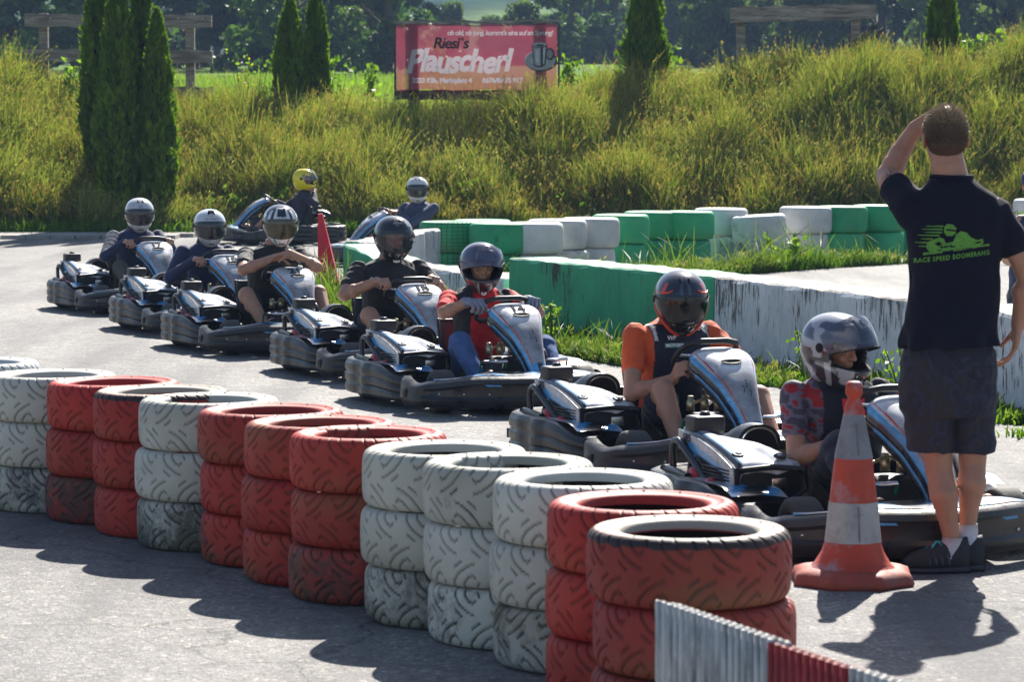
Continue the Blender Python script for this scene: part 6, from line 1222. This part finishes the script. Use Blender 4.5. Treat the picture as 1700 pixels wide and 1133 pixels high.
# ================================================================ STANDING MAN (seen from behind, left hand shading his eyes)
def standing_man():
    e = empty('person', (1.748, 12.1, 0), 0, 'man standing with his back to us in navy T-shirt and dark shorts, shading his eyes', 'person'); k = .002372
    pt = lambda px, py, dy=0.0: Vector(((px - 1590) * k, dy, (961 - py) * k + .005))
    b = MB()
    # torso, neck, head
    Lx, Dy = Vector((1, 0, 0)), Vector((0, 1, 0))
    ts = [(pt(1588, 640), .155, .11), (pt(1586, 590), .16, .115), (pt(1585, 540), .155, .105), (pt(1586, 480), .155, .105), (pt(1588, 420), .17, .115), (pt(1590, 370), .185, .115), (pt(1590, 335), .17, .095), (pt(1586, 315), .10, .075), (pt(1582, 300), .065, .062)]
    b.loft([(c, Lx * a, Dy * d) for c, a, d in ts], 30, 2.4)
    hq = Quaternion((0, 0, 1), R(94)) @ Quaternion((0, 1, 0), .02); hc = pt(1572, 236, .03)
    b.limb([pt(1582, 312, 0), pt(1577, 285, .0), pt(1573, 255, .01)], [.078, .070, .066]); T_ = head(b, hc, hq, 1.08)
    # right arm of the picture: hanging
    b.limb([pt(1656, 372), pt(1696, 430, -.01), pt(1712, 470, .0)], [.052, .050, .046]); b.limb([pt(1712, 462, 0), pt(1705, 510, .03), pt(1699, 548, .05)], [.048, .042, .030]); b.ball(pt(1704, 492, .02), .047, 14)
    hand(b, pt(1699, 548, .05), (-.10, .12, -1), (-1, .1, .1), (.1, 1, 0), (.35, .45, .35), 1.05)
    # left: raised, elbow forward
    b.limb([pt(1515, 345, .0), pt(1490, 312, .14), pt(1487, 300, .20)], [.060, .054, .050]); b.limb([pt(1487, 302, .19), pt(1508, 262, .22), pt(1532, 222, .23)], [.050, .045, .031]); b.ball(pt(1497, 282, .205), .049, 14)
    hand(b, pt(1532, 222, .23), (.75, -.1, .35), (0, -.9, -.2), (.2, -.1, -1), (.12, .2, .15), 1.05)
    # legs
    for hx, (kx, ky), (ax_, ay), rk, dyh in ((1556, (1566, 790), (1590, 912), 0, .0), (1622, (1624, 778), (1618, 892), 0, .10)):
        d2 = .0 if hx < 1600 else .05
        hip, kn, an = pt(hx, 650, .0), pt(kx, ky, d2 * .6), pt(ax_, ay, d2); b.limb([hip, lerp3(hip, kn, .5), kn], [.085, .069, .056]); cf = lerp3(kn, an, .30) + Vector((0, -.022, 0)); b.limb([kn, cf, lerp3(kn, an, .62) + Vector((0, -.006, 0)), an], [.053, .061, .043, .033]); b.ball(cf + Vector((-.014, -.012, .01)), (.036, .036, .075), 12); b.ball(cf + Vector((.018, -.010, .0)), (.034, .036, .07), 12); b.ball(an, .037, 12)
        b.limb([an, an + Vector((-.04, .0, -.06)), an + Vector((-.09, .0, -.085))], [.033, .028, .022]); b.cap(an, an + Vector((.02, 0, -.06)), .03, .026)
    blob(b, 'body', SKINM, e, .0052, 3)
    # hair: short, clipped close low on the neck
    hm_ = MB(); q = lambda x, y, z: hc + hq @ (Vector((x, y, z)) * 1.08); hm_.ball(q(-.014, 0, .026), (.105, .084, .100), 26, hq); hm_.ball(q(-.035, 0, -.010), (.076, .073, .078), 22, hq)
    hair = blob(hm_, 'hair', HAIR, e, .005, 2, cuts=[(q(.03, 0, -.075), hq @ Vector((.5, 0, -1))), (q(.06, 0, 0), hq @ Vector((1, 0, -.35)))]); V = getv(hair); n = getn(hair); setv(hair, V + n * ((vnoise(V, 160, 2) - .5) * .003)[:, None])
    # hair strands
    V = getv(hair); n = getn(hair); g_ = np.random.default_rng(3); idx = g_.integers(0, len(V), 15000); B = V[idx]; nn = n[idx] + g_.normal(0, .28, (15000, 3)) + np.array([0, 0, -.35]) * (B[:, 2:] < hc.z + .06) + np.array([0, .5, .1]) * (B[:, 2:] > hc.z + .06); nn /= np.linalg.norm(nn, axis=1)[:, None]
    L = (.005 + .009 * sstep(hc.z - .03, hc.z + .09, B[:, 2]))[:, None] * g_.uniform(.6, 1.3, (15000, 1)); sd_ = np.cross(nn, g_.normal(0, 1, (15000, 3))); sd_ /= np.linalg.norm(sd_, axis=1)[:, None]; Q = np.stack([B - sd_ * .0007, B + sd_ * .0007, B + nn * L + sd_ * .0002, B + nn * L - sd_ * .0002], 1).reshape(-1, 3)
    tt = sstep(hc.z - .02, hc.z + .09, B[:, 2])[:, None]; cc_ = (np.array([.12, .072, .042]) * (1 - tt) + np.array([.36, .27, .16]) * tt) * g_.uniform(.6, 1.35, (15000, 1)); mesh_np('hair_strands', Q, np.arange(60000).reshape(-1, 4), M('hair strands', (1, 1, 1), .45, attr=True, var=.2), e, col=np.repeat(cc_, 4, 0), smooth=False)  # paler strands towards the crown carry its rim light in their colour
    # T-shirt
    s = MB(); s.loft([(c, Lx * a, Dy * d) for c, a, d in [(pt(1582, 583), .197, .148), (pt(1582, 572), .196, .146), (pt(1585, 530), .182, .135), (pt(1588, 480), .176, .130), (pt(1589, 420), .183, .132), (pt(1591, 380), .198, .130), (pt(1592, 352), .194, .115), (pt(1590, 332), .165, .100), (pt(1586, 318), .128, .092), (pt(1583, 307), .094, .084), (pt(1582, 301), .082, .078)]], 40, 2.5)
    s.limb([pt(1656, 362), pt(1682, 408, -.005)], [.074, .072]); s.limb([pt(1516, 350, .0), pt(1497, 322, .11)], [.080, .070]); s.ball(pt(1650, 364), .080, 16); s.ball(pt(1522, 355), .082, 16)
    sh_ = blob(s, 't_shirt', TSH, e, .0065, 4, folds=.0030, fscale=.8, cuts=[(pt(1690, 418), Vector((.25, 0, -1)))] if False else [(pt(1582, 581), Vector((.03, 0, -1)))])
    V = getv(sh_); zc = V[:, 2]; low = sstep(.30 + .7, .92, zc); a = np.arctan2(V[:, 1], V[:, 0]); n = getn(sh_)
    dr = .010 * np.sin(a * 9 + zc * 6) * low + .006 * np.sin((V[:, 0] * 14 + zc * 22)) * sstep(1.5, 1.3, zc) * (V[:, 1] < 0) + .007 * np.exp(-((V[:, 0] + .08 - (zc - 1.2) * .35) / .02) ** 2) * (V[:, 1] < 0) * sstep(1.45, 1.2, zc); setv(sh_, V + n * dr[:, None])
    # sleeve hem and neck rib
    MB().tube([pt(1582, 302) + Vector((.079 * math.cos(t), .076 * math.sin(t) , .006 * math.cos(t) ** 2 - .004 * math.sin(t))) for t in np.linspace(0, 6.28, 30, endpoint=False)], .009, 8, closed=True).build('neck_rib', TSH, e)
    # shorts
    g = MB(); g.loft([(pt(1580, 575), Lx * .165, Dy * .12), (pt(1579, 600), Lx * .188, Dy * .138), (pt(1579, 650), Lx * .195, Dy * .142), (pt(1580, 680), Lx * .192, Dy * .135), (pt(1582, 696), Lx * .18, Dy * .12)], 34, 2.5)
    g.loft([(pt(1544, 660), Lx * .100, Dy * .115), (pt(1550, 710, .01), Lx * .095, Dy * .108), (pt(1553, 755, .015), Lx * .090, Dy * .104), (pt(1554, 760, .015), Lx * .089, Dy * .103)], 26, 2.4); g.loft([(pt(1622, 660), Lx * .100, Dy * .115), (pt(1624, 710, .03), Lx * .090, Dy * .105), (pt(1627, 755, .03), Lx * .084, Dy * .102), (pt(1627, 760, .03), Lx * .083, Dy * .101)], 26, 2.4)
    st_ = blob(g, 'shorts', SHRT, e, .0065, 3, folds=.0045, fscale=1.1); 
    # pocket flap
    pk = poly(rbox(-.045, -.022, .045, .022), 'pocket_flap', SHRT, .002); V = getv(pk)
    e_ = e; bm = bmesh.new(); bm.from_mesh(st_.data); bvh = BVHTree.FromBMesh(bm); bm.free()
    def f(v, ox, oz):
        h_ = bvh.ray_cast(Vector((ox + v.x, -.6, oz + v.y)), Vector((0, 1, 0))); return (h_[0] if h_[0] is not None else Vector((ox + v.x, -.13, oz + v.y))) + Vector((0, -.004 - v.z, 0))
    pc = pt(1634, 622); warp(pk, lambda v: f(v, pc.x, pc.z)); pk.parent = e
    # back print
    GP = M('green print', (.11, .30, .04), .75, var=.35, vscale=60); bm = bmesh.new(); bm.from_mesh(sh_.data); bv2 = BVHTree.FromBMesh(bm); bm.free(); items = []
    def back(o, cx, cz, sx=1.0):
        def ff(v):
            h_ = bv2.ray_cast(Vector((cx + v.x * sx, -.6, cz + v.y)), Vector((0, 1, 0))); return (h_[0] if h_[0] is not None else Vector((cx + v.x, -.14, cz + v.y))) + Vector((0, -.0025 - v.z * .4, 0))
        warp(o, ff); items.append(o)
    P_ = lambda pts: [((x - 1578) * k, (410 - y) * k) for x, y in pts]; c0 = pt(1578, 410)
    sub = lambda pts, n=4: [tuple(np.array(a) * (1 - t) + np.array(b_) * t) for a, b_ in zip(pts, pts[1:] + pts[:1]) for t in np.arange(n) / n]
    for pts in ([(1534, 414), (1537, 406), (1546, 402), (1556, 398), (1563, 401), (1566, 408), (1578, 405), (1582, 394), (1590, 388), (1600, 390), (1607, 398), (1618, 403), (1627, 400), (1629, 407), (1624, 412), (1610, 413), (1600, 416), (1585, 418), (1560, 421), (1540, 422)],
                [(1564, 380), (1569, 376), (1577, 377), (1583, 383), (1582, 391), (1576, 396), (1568, 396), (1563, 390)], [(1530, 424), (1639, 409), (1639, 412), (1530, 428)]):
        back(poly(sub(P_(pts)), 'g', GP, .001), c0.x, c0.z)
    for y0, x0, x1 in ((380, 1534, 1562), (385, 1528, 1561), (390, 1532, 1560), (395, 1522, 1556), (401, 1527, 1545), (407, 1518, 1536), (413, 1523, 1533)): back(poly(sub(P_([(x0, y0 - .4), (x1, y0 - 1.3), (x1, y0 + 1.3), (x0, y0 + .5)])), 'g', GP, .001), c0.x, c0.z)
    DKP = TSH
    for pts in ([(1548, 408), (1556, 405), (1560, 410), (1553, 413)], [(1534, 420.5), (1630, 413.5), (1630, 414.8), (1534, 422)], [(1582, 396), (1588, 392), (1590, 394), (1583, 401)], [(1563, 397.5), (1582, 396.5), (1583, 398.5), (1563, 399.5)], [(1556, 413), (1576, 411), (1577, 413), (1558, 416)], [(1585, 402), (1598, 396), (1606, 404), (1596, 408)], [(1566, 384), (1583, 386), (1583, 389), (1567, 387)], [(1574, 413), (1606, 409), (1606, 411), (1574, 415)], [(1612, 407), (1624, 404), (1624, 407), (1612, 410)]):
        o = poly(sub(P_(pts)), 'g', DKP, .002); back(o, c0.x, c0.z)
    for cx_, cy_ in ((1541, 415), (1566, 415)): back(poly(P_([(cx_ + 5.5 * math.cos(t), cy_ + 5.5 * math.sin(t)) for t in np.linspace(0, 6.28, 16, endpoint=False)]), 'g', GP, .003), c0.x, c0.z)
    t = text_obj('RACE SPEED BOOMERANG', .0245, 'g', GP, None, offset=.0008, spacing=1.18); c1 = pt(1578, 430.5); wd = getv(t)[:, 0].max() * 2; back(t, c1.x, c1.z + .0, (122 * k) / wd)
    V = getv(t); V[:, 2] += (V[:, 0] - c1.x) * .12; setv(t, V); merge(items, 'back_print', e)
    # shoes and socks
    for ax_, ay, d2 in ((1590, 912, 0.0), (1618, 892, .05)):
        a = pt(ax_, ay, d2); z0 = a.z; sole = 0.0 if d2 == 0 else 0.0; B_ = Vector((a.x, a.y, 0))
        sk = MB(); sk.loft([(a + Vector((.0, 0, .022)), Vector((.041, 0, 0)), Vector((0, .041, 0))), (a + Vector((.0, 0, -.01)), Vector((.043, 0, 0)), Vector((0, .043, 0))), (a + Vector((-.012, 0, -.06)), Vector((.05, 0, 0)), Vector((0, .042, 0)))], 20); sk.build('sock', SOCK, e)
        sb = MB(); X_ = lambda x, z, hy, hz, dx=0: (B_ + Vector((x, 0, z)), Vector((0, hy, 0)), Vector((dx, 0, hz)))
        sb.loft([X_(.070, .060, .022, .040), X_(.058, .076, .036, .070), X_(.02, .074, .042, .064), X_(-.02, .070, .042, .060), X_(-.07, .062, .044, .052), X_(-.12, .053, .048, .042), X_(-.165, .046, .045, .034), X_(-.195, .038, .028, .020)], 24, 2.6); so = sb.build('shoe', SHOEM, e)
        sl = MB(); sl.loft([X_(.070, .017, .022, .016), X_(.055, .017, .036, .017), X_(-.0, .016, .037, .016), X_(-.06, .013, .040, .013), X_(-.12, .013, .047, .013), X_(-.17, .015, .043, .012), X_(-.198, .020, .026, .008)], 24, 3); sl.build('sole', SOLEM, so)
        lc = MB()
        for q_ in range(4): x = -.045 - .025 * q_; z = .122 - .011 * q_; lc.tube([B_ + Vector((x, -.028, z - .012)), B_ + Vector((x - .008, 0, z)), B_ + Vector((x, .028, z - .012))], .0056, 6)
        lc.tube([B_ + Vector((-.05, 0, .125)), B_ + Vector((-.07, -.035, .13)), B_ + Vector((-.085, -.03, .105))], .0035, 6); lc.build('laces', LACE, so)
        for q_ in range(4): x = -.02 - .026 * q_; MB().tube([B_ + Vector((x + .005, -.0445, .04)), B_ + Vector((x, -.0445, .065)), B_ + Vector((x - .012, -.036, .094 - .008 * q_))], .0022, 5).build('stripe', STRP, so)
    # forearm tattoo, laid on the skin
    body = [c_ for c_ in e.children if c_.name.startswith('body')][0]; bm = bmesh.new(); bm.from_mesh(body.data); bv3 = BVHTree.FromBMesh(bm); bm.free(); TT = M('tattoo ink', (.05, .05, .06), .6); ds_ = []
    for i in range(7):
        cx_, cz_ = pt(1487 + rng.uniform(-7, 7), 300 + rng.uniform(-9, 8)).x, pt(0, 300 + rng.uniform(-9, 8)).z; P2 = []
        for t in np.linspace(0, 4.5, 10): P2.append(Vector((cx_ + .010 * math.cos(t + i) * (1 - t * .12), -.6, cz_ + .012 * math.sin(t + i))))
        L_ = [bv3.ray_cast(p_, Vector((0, 1, 0)))[0] for p_ in P2]; L_ = [p_ for p_ in L_ if p_ is not None]
        if len(L_) > 3: ds_.append(MB().tube(L_, .0016, 5).build('t', TT))
    if ds_: merge(ds_, 'tattoo', e)
    return e
SKINM = M('skin of standing man', (.43, .215, .14), .5, var=.16, vscale=9, sss=.25, bump=.08, bscale=130, dirt=((.36, .12, .075), 4, .60, .4))
m, ns, ls, p = new_mat('short fair hair'); vec, _ = coords(ns, ls); n1 = N(ns, 'ShaderNodeTexNoise', i_Scale=260.0, i_Detail=3.0); ls.new(vec, n1.inputs[0]); tc = ns.new('ShaderNodeTexCoord'); sx = ns.new('ShaderNodeSeparateXYZ'); ls.new(tc.outputs['Object'], sx.inputs[0])
rh = ramp(ns, [(.35, (.6,) * 3), (.65, (1.35,) * 3)]); ls.new(n1.outputs[0], rh.inputs[0]); mr = ns.new('ShaderNodeMapRange'); mr.inputs[1].default_value = 1.66; mr.inputs[2].default_value = 1.84; ls.new(sx.outputs[2], mr.inputs[0])
rz_ = ramp(ns, [(0, (.085, .042, .026)), (.45, (.038, .024, .015)), (1, (.15, .095, .048))]); ls.new(mr.outputs[0], rz_.inputs[0]); ls.new(mixc(ns, ls, 1, rz_.outputs[0], rh.outputs[0], 'MULTIPLY'), p.inputs['Base Color']); p.inputs['Roughness'].default_value = .6; p.inputs['Sheen Weight'].default_value = .0  # rim light on the crown put into the colour, dark brown below
bb = N(ns, 'ShaderNodeBump', i_Strength=.35, i_Distance=.002); ls.new(n1.outputs[0], bb.inputs['Height']); ls.new(bb.outputs[0], p.inputs['Normal']); HAIR = m
TSH = M('navy T-shirt cotton', (.0055, .0065, .019), .9, var=.3, vscale=6, bump=.25, bscale=260, spec=.3)
m, ns, ls, p = new_mat('patterned shorts cloth'); vec, _ = coords(ns, ls); vo = N(ns, 'ShaderNodeTexNoise', i_Scale=5.0, i_Detail=1.0, i_Distortion=2.5); ls.new(vec, vo.inputs[0]); wv = ns.new('ShaderNodeTexWave'); wv.inputs['Scale'].default_value = 9; wv.inputs['Distortion'].default_value = 16; wv.inputs['Detail'].default_value = 1; ls.new(vec, wv.inputs[0])
r1 = ramp(ns, [(.47, (.026, .024, .030)), (.5, (.026, .029, .070)), (.53, (.018, .019, .032))]); ls.new(vo.outputs[0], r1.inputs[0]); r2 = ramp(ns, [(.9, (0, 0, 0)), (.97, (1, 1, 1))]); ls.new(wv.outputs[0], r2.inputs[0]); ls.new(mixc(ns, ls, math_n(ns, ls, 'MULTIPLY', r2.outputs[0], .22), r1.outputs[0], (.04, .05, .13, 1)), p.inputs['Base Color']); p.inputs['Roughness'].default_value = .85; SHRT = m
SHOEM, SOLEM, LACE, STRP = M('shoe mesh fabric', (.022, .023, .03), .7, var=.4, vscale=30, bump=.3, bscale=150), M('shoe sole rubber', (.035, .038, .05), .6, var=.3), M('turquoise laces', (.06, .40, .46), .7), M('shoe stripe', (.10, .11, .13), .4)
man = standing_man()
def bystander():
    e = empty('person', (3.74, 22.0, 0), 0, 'person in a dark navy cap at the very right edge behind the barrier', 'person'); b = MB()
    # only a sliver shows at the frame's edge: a crouching figure in a cap
    hq = Quaternion((0, 0, 1), R(75)); hc = Vector((.0, 0, 1.30)); b.loft([(Vector((0, 0, .45)), Vector((.15, 0, 0)), Vector((0, .13, 0))), (Vector((0, 0, .75)), Vector((.15, 0, 0)), Vector((0, .12, 0))), (Vector((0, 0, 1.0)), Vector((.17, 0, 0)), Vector((0, .11, 0))), (Vector((0, 0, 1.09)), Vector((.12, 0, 0)), Vector((0, .08, 0)))], 24, 2.3)
    b.limb([(0, 0, 1.05), (0, 0, 1.22)], [.06, .055]); T_ = head(b, hc, hq)
    for s in (-1, 1): b.limb([(s * .16, 0, 1.02), (s * .21, -.12, .78), (s * .10, -.30, .72)], [.05, .042, .03]); hand(b, (s * .10, -.30, .72), (-s * .4, -.8, 0), (0, 0, -1), (-s, 0, 0), (.4, .5, .3)); b.limb([(s * .09, 0, .50), (s * .17, -.38, .48), (s * .14, -.05, .10)], [.085, .06, .04]); b.cap((s * .14, -.05, .06), (s * .14, -.22, .04), .04, .03)
    blob(b, 'body', SKIN, e, .008, 2); c = MB(); c.loft([(Vector((0, 0, .42)), Vector((.17, 0, 0)), Vector((0, .15, 0))), (Vector((0, 0, 1.0)), Vector((.18, 0, 0)), Vector((0, .12, 0))), (Vector((0, 0, 1.08)), Vector((.12, 0, 0)), Vector((0, .09, 0)))], 24, 2.3)
    for s in (-1, 1): c.limb([(s * .16, 0, 1.02), (s * .20, -.08, .86)], [.065, .06])
    blob(c, 'shirt', CL_NAVY, e, .009, 3, folds=.004); g = MB()
    for s in (-1, 1): g.limb([(s * .09, 0, .50), (s * .17, -.38, .48), (s * .14, -.06, .14)], [.11, .082, .06])
    blob(g, 'trousers', CL_SHORT, e, .009, 3); cp = MB(); cp.ball(hc + Vector((0, 0, .045)), (.10, .10, .085), 20); cp.box(hc + hq @ Vector((.12, 0, .05)), (.12, .14, .008), rot=hq, bev=.003); cp.build('cap', CL_NAVY, e)
bystander()
# ================================================================ HAZE
hz = MB().box((0, 700, 30), (2400, 1440, 64)).build('haze', [], None, smooth=False)
m = bpy.data.materials.new('haze'); m.use_nodes = True; ns, ls = nodes_of(m); ns.clear(); out = ns.new('ShaderNodeOutputMaterial'); pv = ns.new('ShaderNodeVolumePrincipled'); pv.inputs['Color'].default_value = (.42, .60, .95, 1); pv.inputs['Density'].default_value = .00036; pv.inputs['Anisotropy'].default_value = .1
ls.new(pv.outputs[0], out.inputs['Volume']); hz.data.materials.append(m); tag(hz, kind='stuff')
